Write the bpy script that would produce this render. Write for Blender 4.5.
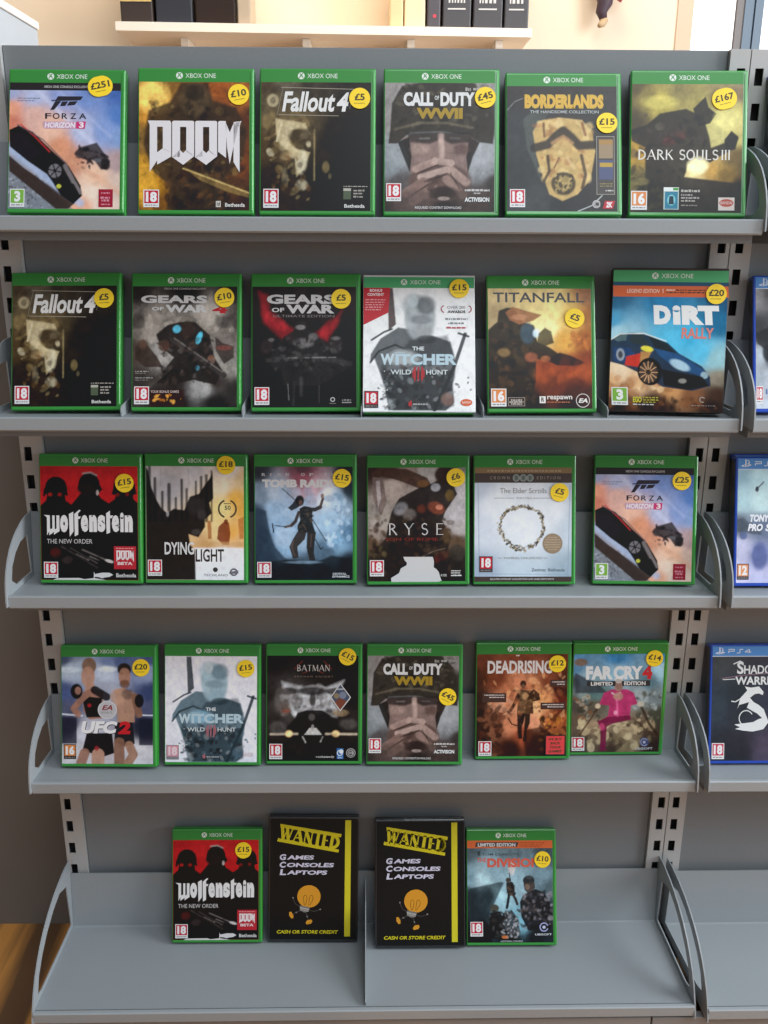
import bpy, bmesh, math, random
import numpy as np
from mathutils import Matrix, Vector

for o in list(bpy.data.objects):
    bpy.data.objects.remove(o, do_unlink=True)
scene = bpy.context.scene
COL = scene.collection

# ------------------------------------------------------------------ camera
Z0 = 1.16                      # height of the old datum above the room floor
CAM = (0.0093, -1.1857, 0.0082 + Z0)
YAW, PITCH, ROLL, FPX = 0.0133, 0.2968, 0.0049, 913.6
f = Vector((math.sin(YAW)*math.cos(PITCH), math.cos(YAW)*math.cos(PITCH), -math.sin(PITCH)))
r = Vector((math.cos(YAW), -math.sin(YAW), 0.0))
u = r.cross(f)
r2 = r*math.cos(ROLL) + u*math.sin(ROLL)
u2 = r2.cross(f)
cd = bpy.data.cameras.new('camera')
cam = bpy.data.objects.new('camera', cd)
COL.objects.link(cam)
cam.matrix_world = Matrix(((r2.x, u2.x, -f.x, CAM[0]), (r2.y, u2.y, -f.y, CAM[1]),
                           (r2.z, u2.z, -f.z, CAM[2]), (0, 0, 0, 1)))
cd.sensor_fit = 'VERTICAL'
cd.sensor_height = 36.0
cd.sensor_width = 27.0
cd.lens = FPX*36.0/1024.0
cd.clip_start = 0.02
scene.camera = cam

# ------------------------------------------------------------------ light and exposure
vs = scene.view_settings
scene.display_settings.display_device = 'sRGB'
vs.view_transform = 'Standard'
vs.look = 'None'
vs.exposure = -0.08
vs.gamma = 1.0
vs.use_curve_mapping = False

world = bpy.data.worlds.new('shop_daylight')
scene.world = world
world.use_nodes = True
wn, wl = world.node_tree.nodes, world.node_tree.links
wn.clear()
wo = wn.new('ShaderNodeOutputWorld')
wb = wn.new('ShaderNodeBackground')
tc = wn.new('ShaderNodeTexCoord')
dot = wn.new('ShaderNodeVectorMath'); dot.operation = 'DOT_PRODUCT'
dot.inputs[1].default_value = Vector((0.60, 0.78, 0.16)).normalized()
mr = wn.new('ShaderNodeMapRange')
mr.inputs['From Min'].default_value = 0.60
mr.inputs['From Max'].default_value = 0.92
ramp = wn.new('ShaderNodeMixRGB')
# dimmer and warmer to the left, brighter and cooler towards the shop window on the right
sep = wn.new('ShaderNodeSeparateXYZ')
side = wn.new('ShaderNodeMapRange')
side.inputs['From Min'].default_value = -0.9
side.inputs['From Max'].default_value = 0.9
sidemix = wn.new('ShaderNodeMixRGB')
sidemix.inputs['Color1'].default_value = (0.140, 0.137, 0.134, 1)
sidemix.inputs['Color2'].default_value = (0.52, 0.565, 0.61, 1)
ramp.inputs['Color2'].default_value = (2.2, 2.25, 2.3, 1)
wl.new(tc.outputs['Generated'], dot.inputs[0])
wl.new(dot.outputs['Value'], mr.inputs['Value'])
wl.new(mr.outputs['Result'], ramp.inputs['Fac'])
wl.new(tc.outputs['Generated'], sep.inputs[0])
wl.new(sep.outputs['X'], side.inputs['Value'])
wl.new(side.outputs['Result'], sidemix.inputs['Fac'])
wl.new(sidemix.outputs['Color'], ramp.inputs['Color1'])
wl.new(ramp.outputs['Color'], wb.inputs['Color'])
wb.inputs['Strength'].default_value = 1.0
wl.new(wb.outputs['Background'], wo.inputs['Surface'])

def area_light(name, loc, target, sx, sy, power, color=(1, 1, 1)):
    ld = bpy.data.lights.new(name, 'AREA')
    ld.shape = 'RECTANGLE'; ld.size = sx; ld.size_y = sy
    ld.energy = power; ld.color = color
    o = bpy.data.objects.new(name, ld)
    COL.objects.link(o)
    o.location = loc
    d = (Vector(target) - Vector(loc)).normalized()
    o.rotation_euler = d.to_track_quat('-Z', 'Y').to_euler()
    return o
# daylight of the big shop window to the right, ceiling light behind the camera, added fill and window daylight on the rear wall
area_light('window_daylight', (2.9, -0.75, 1.75), (0.0, -0.1, 0.7), 1.6, 1.8, 125, (0.88, 0.95, 1.0))
area_light('ceiling_daylight', (0.9, -1.7, 3.2), (0.0, 0.0, 1.0), 2.0, 1.4, 50, (0.88, 0.955, 1.0))
area_light('rear_wall_fill', (-0.2, 1.45, 2.9), (-0.1, 2.07, 1.6), 2.2, 0.4, 34, (1.0, 0.84, 0.66))  # unseen warm fill, added to brighten the rear wall
area_light('rear_window_daylight', (1.6, 1.0, 2.0), (0.6, 2.0, 1.8), 0.9, 0.9, 7, (0.97, 0.98, 1.0))

# ------------------------------------------------------------------ helpers
def lin(h):
    if not isinstance(h, str):
        return tuple(h)
    h = h.lstrip('#')
    if len(h) == 3:
        h = ''.join(c*2 for c in h)
    o = []
    for i in (0, 2, 4):
        c = int(h[i:i+2], 16)/255.0
        o.append(c/12.92 if c <= 0.04045 else ((c+0.055)/1.055)**2.4)
    return tuple(o)

MATS = {}
def mat(name, color, rough=0.5, metal=0.0, spec=0.5, noise=0.0, nscale=40.0, bump=0.0, trans=0.0, coat=0.0):
    if name in MATS:
        return MATS[name]
    m = bpy.data.materials.new(name)
    m.use_nodes = True
    n, l = m.node_tree.nodes, m.node_tree.links
    b = n['Principled BSDF']
    c = lin(color)
    b.inputs['Base Color'].default_value = (*c, 1)
    b.inputs['Roughness'].default_value = rough
    b.inputs['Metallic'].default_value = metal
    b.inputs['Specular IOR Level'].default_value = spec
    b.inputs['Coat Weight'].default_value = coat
    if noise > 0 or bump > 0:
        t = n.new('ShaderNodeTexCoord')
        nz = n.new('ShaderNodeTexNoise')
        nz.inputs['Scale'].default_value = nscale
        nz.inputs['Detail'].default_value = 4.0
        l.new(t.outputs['Object'], nz.inputs['Vector'])
        if noise > 0:
            mx = n.new('ShaderNodeMixRGB')
            mx.inputs['Color1'].default_value = (*[v*(1-noise) for v in c], 1)
            mx.inputs['Color2'].default_value = (*[min(1, v*(1+noise)) for v in c], 1)
            l.new(nz.outputs['Fac'], mx.inputs['Fac'])
            l.new(mx.outputs['Color'], b.inputs['Base Color'])
        if bump > 0:
            bp = n.new('ShaderNodeBump')
            bp.inputs['Strength'].default_value = bump
            bp.inputs['Distance'].default_value = 0.001
            l.new(nz.outputs['Fac'], bp.inputs['Height'])
            l.new(bp.outputs['Normal'], b.inputs['Normal'])
    MATS[name] = m
    return m

class MB:
    """collects shapes, links them as ONE mesh object"""
    def __init__(self):
        self.v, self.fc = [], []
    def add(self, vs_, fs_):
        b = len(self.v)
        self.v += [tuple(p) for p in vs_]
        self.fc += [tuple(b+i for i in q) for q in fs_]
        return self
    def box(self, x0, x1, y0, y1, z0, z1):
        v = [(x0,y0,z0),(x1,y0,z0),(x1,y1,z0),(x0,y1,z0),(x0,y0,z1),(x1,y0,z1),(x1,y1,z1),(x0,y1,z1)]
        return self.add(v, [(0,3,2,1),(4,5,6,7),(0,1,5,4),(1,2,6,5),(2,3,7,6),(3,0,4,7)])
    def bevel_box(self, x0, x1, y0, y1, z0, z1, w=0.002, seg=2):
        bm = bmesh.new()
        mb = MB().box(x0, x1, y0, y1, z0, z1)
        vs_ = [bm.verts.new(p) for p in mb.v]
        for q in mb.fc:
            bm.faces.new([vs_[i] for i in q])
        bmesh.ops.bevel(bm, geom=list(bm.edges), offset=w, segments=seg, profile=0.5, affect='EDGES')
        bm.verts.index_update()
        self.add([p.co[:] for p in bm.verts], [[p.index for p in q.verts] for q in bm.faces])
        bm.free()
        return self
    def extrude(self, pts, axis, a, b, holes=()):
        """flat outline (optionally with holes) given as 2-D points, thickened along an axis"""
        bm = bmesh.new()
        def P(p, t):
            return (t, p[0], p[1]) if axis == 'X' else ((p[0], t, p[1]) if axis == 'Y' else (p[0], p[1], t))
        edges = []
        for loop in [pts]+list(holes):
            vv = [bm.verts.new(P(p, a)) for p in loop]
            for i in range(len(vv)):
                edges.append(bm.edges.new((vv[i], vv[(i+1) % len(vv)])))
        res = bmesh.ops.triangle_fill(bm, use_beauty=True, use_dissolve=False, edges=edges)
        faces = [g for g in res['geom'] if isinstance(g, bmesh.types.BMFace)]
        ext = bmesh.ops.extrude_face_region(bm, geom=faces)
        vec = P((0, 0), b-a)
        bmesh.ops.translate(bm, vec=vec, verts=[g for g in ext['geom'] if isinstance(g, bmesh.types.BMVert)])
        bmesh.ops.recalc_face_normals(bm, faces=bm.faces)
        bm.verts.index_update()
        self.add([p.co[:] for p in bm.verts], [[p.index for p in q.verts] for q in bm.faces])
        bm.free()
        return self
    def tube(self, pts, rad, n=10):
        pts = [Vector(p) for p in pts]
        rr = rad if isinstance(rad, (list, tuple)) else [rad]*len(pts)
        rings = []
        for i, p in enumerate(pts):
            t = (pts[min(i+1, len(pts)-1)]-pts[max(i-1, 0)]).normalized()
            a = t.cross(Vector((0, 1, 0)) if abs(t.y) < 0.9 else Vector((1, 0, 0))).normalized()
            b = t.cross(a)
            rings.append([(p+(a*math.cos(2*math.pi*k/n)+b*math.sin(2*math.pi*k/n))*rr[i])[:] for k in range(n)])
        v = [q for ring in rings for q in ring]
        fs_ = []
        for i in range(len(pts)-1):
            for k in range(n):
                fs_.append((i*n+k, i*n+(k+1) % n, (i+1)*n+(k+1) % n, (i+1)*n+k))
        fs_.append(tuple(range(n-1, -1, -1)))
        fs_.append(tuple((len(pts)-1)*n+k for k in range(n)))
        return self.add(v, fs_)
    def mesh(self, name, m, smooth=False):
        me = bpy.data.meshes.new(name)
        me.from_pydata(self.v, [], self.fc)
        me.materials.append(m)
        if smooth:
            for q in me.polygons:
                q.use_smooth = True
        me.update()
        return me
    def build(self, name, m, parent=None, smooth=False):
        return link(name, self.mesh(name, m, smooth), parent)

def link(name, me, parent=None):
    o = bpy.data.objects.new(name, me)
    COL.objects.link(o)
    o.parent = parent
    return o
def tag(o, label=None, cat=None, group=None, kind=None):
    if label: o['label'] = label
    if cat: o['category'] = cat
    if group: o['group'] = group
    if kind: o['kind'] = kind
    return o
def empty(name, loc, rot=(0, 0, 0)):
    o = bpy.data.objects.new(name, None)
    COL.objects.link(o)
    o.empty_display_size = 0.05
    o.location = loc
    o.rotation_euler = rot
    return o

M_METAL = mat('grey_powder_coat', (0.265, 0.285, 0.30), rough=0.42, noise=0.04, nscale=300, bump=0.05)
M_BRACK = mat('bracket_powder_coat', (0.30, 0.32, 0.335), rough=0.4, noise=0.04, nscale=300)
M_PANEL = mat('grey_panel_paint', (0.19, 0.20, 0.21), rough=0.55, noise=0.06, nscale=260, bump=0.06)
M_UP = mat('upright_paint', (0.42, 0.415, 0.41), rough=0.45, noise=0.04, nscale=200)
M_DARK = mat('slot_inside', (0.012, 0.012, 0.014), rough=0.8)

# ------------------------------------------------------------------ room
fm = bpy.data.materials.new('wood_floor_light_band'); fm.use_nodes = True
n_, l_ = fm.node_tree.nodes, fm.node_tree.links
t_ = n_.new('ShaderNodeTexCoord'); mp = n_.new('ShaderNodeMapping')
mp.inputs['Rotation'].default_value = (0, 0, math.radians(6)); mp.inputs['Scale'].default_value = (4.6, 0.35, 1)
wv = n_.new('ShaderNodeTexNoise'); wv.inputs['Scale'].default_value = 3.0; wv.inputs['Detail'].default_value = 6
cr = n_.new('ShaderNodeValToRGB')  # strong ramp contrast paints the floor's light band into the wood streaks
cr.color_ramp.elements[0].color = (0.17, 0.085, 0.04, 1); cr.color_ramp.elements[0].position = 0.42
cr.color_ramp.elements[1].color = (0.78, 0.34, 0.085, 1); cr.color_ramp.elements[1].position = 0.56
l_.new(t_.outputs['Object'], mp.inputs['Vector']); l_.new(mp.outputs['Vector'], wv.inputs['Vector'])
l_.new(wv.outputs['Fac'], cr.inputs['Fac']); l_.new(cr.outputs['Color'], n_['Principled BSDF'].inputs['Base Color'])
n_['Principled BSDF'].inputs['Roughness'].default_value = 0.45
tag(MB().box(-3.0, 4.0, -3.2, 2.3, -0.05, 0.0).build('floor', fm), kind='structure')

M_WALL = mat('cream_wall_paint', (0.80, 0.66, 0.50), rough=0.8, noise=0.03, nscale=5)
tag(MB().box(-3.0, 0.985, 2.07, 2.17, 0.0, 2.9).build('wall_back', M_WALL), kind='structure')
M_REV = mat('tan_window_reveal', (0.62, 0.47, 0.34), rough=0.8)
tag(MB().box(0.985, 1.035, 2.065, 2.16, 0.0, 2.9).build('trim_1', M_REV), kind='structure')
M_FRAME = mat('blue_grey_window_frame', (0.10, 0.145, 0.20), rough=0.5)
tag(MB().box(1.172, 1.196, 2.06, 2.075, 0.0, 2.9).build('trim_2', mat('window_gasket', (0.18, 0.17, 0.17), rough=0.7)), kind='structure')
fr = MB().box(1.196, 1.224, 2.055, 2.085, 0.0, 2.9).box(1.230, 1.256, 2.055, 2.085, 0.0, 2.9).box(1.224, 1.230, 2.065, 2.080, 0.0, 2.9)
tag(fr.build('window_1', M_FRAME), kind='structure')
# low partition board behind the shelving
M_PART = mat('brown_grey_board', (0.20, 0.175, 0.155), rough=0.75, noise=0.12, nscale=6)
tag(MB().box(-1.6, 1.7, 0.150, 0.175, 0.0, 1.30).build('wall_partition', M_PART), kind='structure')

# white cabinet behind, upper left
cb = empty('white_cabinet', (-0.95, 0.7, 0))
tag(cb, 'tall white cabinet standing behind the shelving at the upper left', 'cabinet')
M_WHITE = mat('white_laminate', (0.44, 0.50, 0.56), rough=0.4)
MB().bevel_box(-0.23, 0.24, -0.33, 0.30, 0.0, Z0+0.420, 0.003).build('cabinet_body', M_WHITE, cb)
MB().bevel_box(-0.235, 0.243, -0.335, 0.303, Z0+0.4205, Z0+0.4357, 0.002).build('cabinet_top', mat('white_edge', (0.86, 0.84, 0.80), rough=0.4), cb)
pb = MB().bevel_box(-0.14, 0.08, -0.12, 0.0, 0, 0.16, 0.006).build('storage_box', mat('pale_blue_card', (0.50, 0.68, 0.74), rough=0.5))
pb.location = (-0.86, 0.98, Z0+0.4362)
tag(pb, 'pale blue box on top of the white cabinet, barely in frame', 'box')

# wall shelf with brackets
ang = math.radians(-2.0)
ws = empty('wall_shelf', (-0.745, 1.800, Z0+0.572), (0, 0, 0))
tag(ws, 'long cream shelf fixed to the rear wall above the shelving', 'shelf')
M_CREAM = mat('cream_shelf', (0.88, 0.80, 0.68), rough=0.5)
bm_ = MB().add([(0,0,0),(1.232,0.055,0),(1.232,0.262,0),(0,0.262,0),(0,0,0.024),(1.232,0.055,0.024),(1.232,0.262,0.024),(0,0.262,0.024)],
               [(0,3,2,1),(4,5,6,7),(0,1,5,4),(1,2,6,5),(2,3,7,6),(3,0,4,7)])
bm_.build('shelf_board', M_CREAM, ws)
for x in (0.17, 0.54, 0.86, 1.13):
    MB().extrude([(0.262, -0.0008), (0.262, -0.15), (0.235, -0.15), (0.10, -0.02), (0.10, -0.0008)], 'X', x, x+0.022).build('shelf_bracket', M_CREAM, ws)

zs = Z0+0.572+0.0245
def shelf_item(name, x0, x1, y, h, d, color, label, cat, group=None, stripe=None, red=False, txt=None, rough=0.4):
    e = empty(name, ((x0+x1)/2, y, zs))
    tag(e, label, cat, group)
    w = (x1-x0)/2
    MB().bevel_box(-w, w, 0, d, 0, h, 0.004).build('carton' if cat == 'box' else 'casing', mat(name+'_'+str(len(MATS)), color, rough=rough), e)
    if stripe:
        MB().box(-w*0.96, w*0.96, -0.0012, -0.0004, 0.058, 0.068).build('printed_stripe', mat('gold_stripe', (0.62, 0.44, 0.16)), e)
    if red:
        MB().box(-w*0.1, w*0.35, -0.0012, -0.0004, 0.030, 0.038).build('red_mark', mat('red_mark', (0.8, 0.05, 0.08)), e)
    if txt:
        mb = MB()
        rnd = random.Random(len(MATS)+int(x0*100))
        x = -w*0.6
        while x < w*0.6:
            q = rnd.uniform(0.005, 0.010)
            mb.box(x, x+q*0.8, -0.0012, -0.0004, 0.070, 0.070+rnd.uniform(0.010, 0.018)); x += q+0.003
        mb.box(-w*0.65, w*0.6, -0.0012, -0.0004, 0.052, 0.056)
        mb.build('front_print', mat('pale_print', (0.62, 0.60, 0.58)), e)
    return e
K = lambda i: 1.81+0.012
shelf_item('console_box', -0.735, -0.640, 1.830, 0.26, 0.16, (0.040, 0.026, 0.022), 'dark brown box with a gold stripe, leftmost on the rear wall shelf', 'box', stripe=True)
shelf_item('games_console', -0.632, -0.524, 1.834, 0.27, 0.16, (0.035, 0.036, 0.045), 'dark grey console standing on the rear wall shelf beside the gold striped box', 'console', rough=0.25)
shelf_item('games_console', -0.516, -0.398, 1.838, 0.28, 0.16, (0.030, 0.018, 0.014), 'glossy dark brown console standing on the rear wall shelf, third item from its left end', 'console', rough=0.15)
shelf_item('storage_box', -0.392, -0.352, 1.842, 0.25, 0.12, (0.46, 0.36, 0.26), 'narrow tan box beside the glossy brown console on the rear wall shelf', 'box')
shelf_item('storage_box', 0.060, 0.100, 1.868, 0.25, 0.12, (0.78, 0.55, 0.30), 'narrow orange tan box on the rear wall shelf beside the cream box', 'box')
shelf_item('storage_box', 0.104, 0.166, 1.868, 0.25, 0.14, (0.86, 0.66, 0.40), 'cream box on the rear wall shelf beside the dark boxes', 'box')
shelf_item('console_box', 0.172, 0.212, 1.870, 0.25, 0.14, (0.07, 0.06, 0.07), 'narrow dark box with a red mark on the rear wall shelf', 'box', red=True)
for q, (a, b, s) in enumerate(((0.219, 0.304, 'on the rear shelf beside the red marked box'), (0.311, 0.399, 'middle one of three on the rear shelf'), (0.405, 0.478, 'at the right end of the rear shelf'))):
    shelf_item('console_box', a, b, 1.872+0.002*q, 0.25, 0.14, (0.055, 0.050, 0.055), 'dark box with pale print, '+s, 'box', txt=True)

# small hanging figure on the rear wall: only its lower part is in frame
fg = empty('hanging_figure', (0.735, 2.02, Z0+0.64))
tag(fg, 'small dark toy figure with red and yellow patches hanging on the rear wall', 'toy')
MB().tube([(0.0, 0, 0.095), (0.004, 0, 0.06), (-0.006, 0, 0.035), (0.004, 0, 0.012)], [0.030, 0.024, 0.018, 0.011], 12).build('leg', mat('toy_dark', (0.06, 0.035, 0.05), rough=0.6), fg, True)
MB().tube([(0.006, 0, 0.014), (-0.004, -0.01, 0.0), (-0.014, -0.02, -0.006)], [0.012, 0.011, 0.007], 10).build('foot', mat('toy_tan', (0.50, 0.35, 0.20), rough=0.6), fg, True)
MB().tube([(0.025, 0, 0.10), (0.050, -0.01, 0.085), (0.066, -0.01, 0.10)], [0.018, 0.024, 0.014], 10).build('sash', mat('toy_red', (0.42, 0.05, 0.07), rough=0.6), fg, True)
MB().tube([(-0.01, -0.026, 0.115), (0.0, -0.026, 0.085), (0.014, -0.024, 0.075)], [0.010, 0.010, 0.006], 8).build('belt', mat('toy_yellow', (0.62, 0.42, 0.10), rough=0.6), fg, True)
MB().tube([(0.0, 0.0, 0.098), (0.008, 0.0, 0.15), (0.005, 0.0, 0.20)], [0.028, 0.036, 0.026], 12).build('torso', mat('toy_dark', (0.06, 0.035, 0.05)), fg, True)
MB().tube([(0.005, 0.0, 0.20), (0.005, 0.01, 0.24), (0.005, 0.049, 0.26)], [0.004, 0.003, 0.003], 8).build('hook', mat('toy_tan', (0.50, 0.35, 0.20)), fg, True)

# ------------------------------------------------------------------ shelving
HW = 0.4572
BAY = 0.9212
FLOORS = [0.0228, -0.2085, -0.4406, -0.7151, -1.0183]
ROWN = ['top', 'second', 'middle', 'fourth', 'bottom']
PITCH_S = 0.0385
def upright(x0, x1, cx, label):
    """slotted steel post, one column of slots"""
    e = empty('shelving_upright', ((x0+x1)/2, 0.001, 0.0))
    tag(e, label, 'post', 'slotted uprights of the shelving')
    mb = MB()
    xa, xb = x0-e.location.x, x1-e.location.x
    c = cx-e.location.x
    sw, sh = 0.0050, 0.0095
    zt, zb = Z0+0.2175, 0.0
    zc = [Z0-0.0052+k*PITCH_S for k in range(5, -30, -1)]
    zc = [z for z in zc if z > 0.03]
    prev = zt
    for z in zc:
        mb.box(xa, xb, 0, 0.002, z+sh, prev)
        mb.box(xa, c-sw, 0, 0.002, z-sh, z+sh)
        mb.box(c+sw, xb, 0, 0.002, z-sh, z+sh)
        prev = z-sh
    mb.box(xa, xb, 0, 0.002, zb, prev)
    mb.box(xa, xa+0.002, 0.002, 0.030, zb, zt)
    mb.box(xb-0.002, xb, 0.002, 0.030, zb, zt)
    mb.build('post_face', M_UP, e)
    MB().box(xa+0.0022, xb-0.0022, 0.012, 0.030, zb, zt-0.001).build('post_core', M_DARK, e)
    return e
upright(-HW, -HW+0.0295, -0.4475, 'slotted grey steel upright at the left end of the shelving')
upright(HW-0.0245, HW-0.0006, 0.4468, 'slotted grey steel upright, left one of the pair between the two bays')
upright(HW+0.0006, HW+0.0270, 0.4690, 'slotted grey steel upright, right one of the pair between the two bays')

def back_panel(x0, x1, seam, label):
    e = empty('back_panel', ((x0+x1)/2, 0.008, 0))
    tag(e, label, 'panel', 'grey back panels of the shelving')
    w = (x1-x0)/2
    zz = [0.05, Z0+0.2175]
    for a, b in zip(zz[:-1], zz[1:]):
        MB().bevel_box(-w, w, 0, 0.016, a+0.0004, b-0.0004, 0.0008, 1).build('panel_board', M_PANEL, e)
    MB().box(-w, w, 0.0165, 0.030, Z0+0.205, Z0+0.2185).build('top_rail', M_UP, e)
    return e
back_panel(-HW+0.030, HW-0.025, None, 'grey steel back panel of the main bay, behind the green cases')
back_panel(HW+0.0275, HW+0.9, None, 'grey steel back panel of the right bay, behind the blue cases')
# lower plinth panels under the base shelf
for a, b, lb in ((-0.44, 0.3995, 'grey plinth panel under the base shelf of the main bay'), (0.4015, 1.3, 'grey plinth panel to the right of the plinth joint')):
    tag(MB().bevel_box(a, b, -0.176, -0.164, 0.002, Z0-1.0183-0.021, 0.001, 1).build('plinth_panel', mat('plinth_paint', (0.24, 0.235, 0.235), rough=0.5)), lb, 'panel')

UP_PROF = [(0.0, 0.087), (-0.018, 0.086), (-0.035, 0.081), (-0.050, 0.0745), (-0.062, 0.067), (-0.073, 0.058), (-0.083, 0.046), (-0.091, 0.033), (-0.097, 0.019), (-0.100, 0.005), (-0.1015, -0.006), (-0.1015, -0.0115), (-0.092, -0.0115), (0.0, -0.004)]
UP_HOLE = [(-0.020, 0.060), (-0.018, 0.007), (-0.066, 0.007), (-0.079, 0.017), (-0.073, 0.034), (-0.060, 0.048), (-0.042, 0.058)]
BS_PROF = [(0.0, 0.110), (-0.022, 0.110), (-0.048, 0.106), (-0.072, 0.100), (-0.093, 0.092), (-0.113, 0.082), (-0.132, 0.069), (-0.146, 0.056), (-0.159, 0.041), (-0.170, 0.024), (-0.179, 0.005), (-0.1845, -0.010), (-0.1855, -0.0165), (-0.172, -0.0165), (0.0, -0.004)]
BS_HOLE = [(-0.022, 0.080), (-0.019, 0.007), (-0.143, 0.007), (-0.158, 0.012), (-0.148, 0.034), (-0.130, 0.053), (-0.106, 0.070), (-0.078, 0.083), (-0.050, 0.090)]

def make_shelf(row, cx, bay_name, dividers=(), left=(0.4525, 0.4570)):
    """left / right: half width at the back and at the front edge"""
    zf = FLOORS[row]+Z0
    base = row == 4
    s = 0.1761 if base else 0.0897
    right = (0.4525, 0.4570)
    e = empty('media_shelf', (cx, -0.001 if base else 0.0, zf), (0, 0, 0.007 if base else 0.0))
    tag(e, 'grey steel %s shelf of the %s bay with curved end brackets' % (ROWN[row], bay_name), 'shelf', 'grey media shelves')
    def half(y, side):
        return side[0]+(side[1]-side[0])*min(1.0, max(0.0, -y/s))
    def fit(mb, inset=0.0):
        mb.v = [((half(y, right)-inset) if x > 0 else -(half(y, left)-inset), y, z) for (x, y, z) in mb.v]
        return mb
    # tray: floor and raised back, one folded sheet
    prof = [(-0.0005, 0.087), (-0.0025, 0.087), (-0.014, 0.001), (-0.0165, 0.0), (-s+0.003, 0.0), (-s+0.003, -0.003), (-s, -0.003),
            (-s, -0.010), (-s+0.0016, -0.010), (-s+0.005, -0.005), (-0.015, -0.0016), (-0.0125, -0.0008)]
    fit(MB().extrude(prof, 'X', -1, 1), 0.0012).build('shelf_tray', M_METAL, e)
    lip = [(-s-0.0005, 0.002), (-s-0.005, 0.002), (-s-0.0065, 0.0005), (-s-0.0065, -0.0135), (-s-0.0045, -0.0155), (-s+0.006, -0.0155), (-s+0.006, -0.0135), (-s-0.0035, -0.0135), (-s-0.0035, -0.0005), (-s-0.0005, -0.0005)]
    fit(MB().extrude(lip, 'X', -1, 1), 0.0012).build('front_lip', M_BRACK, e)
    # support channel under the tray
    fit(MB().box(-1, 1, -s+0.012, -0.004, -0.0250 if not base else -0.019, -0.0108), 0.004).build('support_channel', M_PANEL, e)
    pr, ho = (BS_PROF, BS_HOLE) if base else (UP_PROF, UP_HOLE)
    for sg, side in ((-1, left), (1, right)):
        mb = MB()
        mb.extrude(pr, 'X', -0.0009, 0.0009, [ho])
        mb.v = [((sg*half(y, side)) + x, y, z) for (x, y, z) in mb.v]
        mb.build('end_bracket', M_BRACK, e)
    for dx in dividers:
        if base:
            pd = [(-0.017, 0.0006), (-s+0.004, 0.0006), (-s+0.003, 0.006), (-s+0.008, 0.010), (-0.12, 0.030), (-0.075, 0.050), (-0.012, 0.080), (-0.010, 0.060)]
        else:
            pd = [(-0.017, 0.0006), (-s+0.004, 0.0006), (-s+0.003, 0.010), (-s+0.010, 0.014), (-0.050, 0.016), (-0.016, 0.018)]
        MB().extrude(pd, 'X', dx-0.0006, dx+0.0006).build('shelf_divider', M_BRACK, e)
    return e
make_shelf(0, 0, 'main')
make_shelf(1, 0, 'main', (-0.2960, -0.1490, -0.0042, 0.1448, 0.2970))
make_shelf(2, 0, 'main')
make_shelf(3, 0, 'main')
make_shelf(4, 0, 'main', (-0.0005,))
for rw in range(5):
    make_shelf(rw, BAY, 'right', left=(0.458, 0.4487))

# ------------------------------------------------------------------ printed sheets
# A sheet is laid out in its own layout units (x right, y down) inside quad = (left top, right top, left bottom, right bottom, top, bottom)
def vnoise(nx, ny, cells, rng):
    g = rng.random((cells+2, cells+2))
    xs = np.linspace(0, cells, nx); ys = np.linspace(0, cells, ny)
    xi = xs.astype(int); yi = ys.astype(int)
    fx = xs-xi; fy = ys-yi
    fx = fx*fx*(3-2*fx); fy = fy*fy*(3-2*fy)
    a = g[yi][:, xi]; b = g[yi][:, xi+1]; c = g[yi+1][:, xi]; d = g[yi+1][:, xi+1]
    return (a*(1-fx)+b*fx)*(1-fy)[:, None] + (c*(1-fx)+d*fx)*fy[:, None]

GLYPH = {}
def glyphs(body, bold, shear):
    k = (body, bold, shear)
    if k not in GLYPH:
        cu = bpy.data.curves.new('lettering', 'FONT')
        cu.body = body; cu.size = 1.0; cu.resolution_u = 3; cu.offset = bold; cu.shear = shear
        o = bpy.data.objects.new('lettering', cu)
        me = o.to_mesh()
        v = np.array([(p.co.x, p.co.y) for p in me.vertices])
        fs_ = [tuple(q.vertices) for q in me.polygons]
        if len(v):
            v -= v.min(axis=0)
            v /= np.maximum(v.max(axis=0), 1e-6)
        else:
            v = np.zeros((0, 2))
        o.to_mesh_clear()
        bpy.data.objects.remove(o); bpy.data.curves.remove(cu)
        GLYPH[k] = (v, fs_)
    return GLYPH[k]

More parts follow.
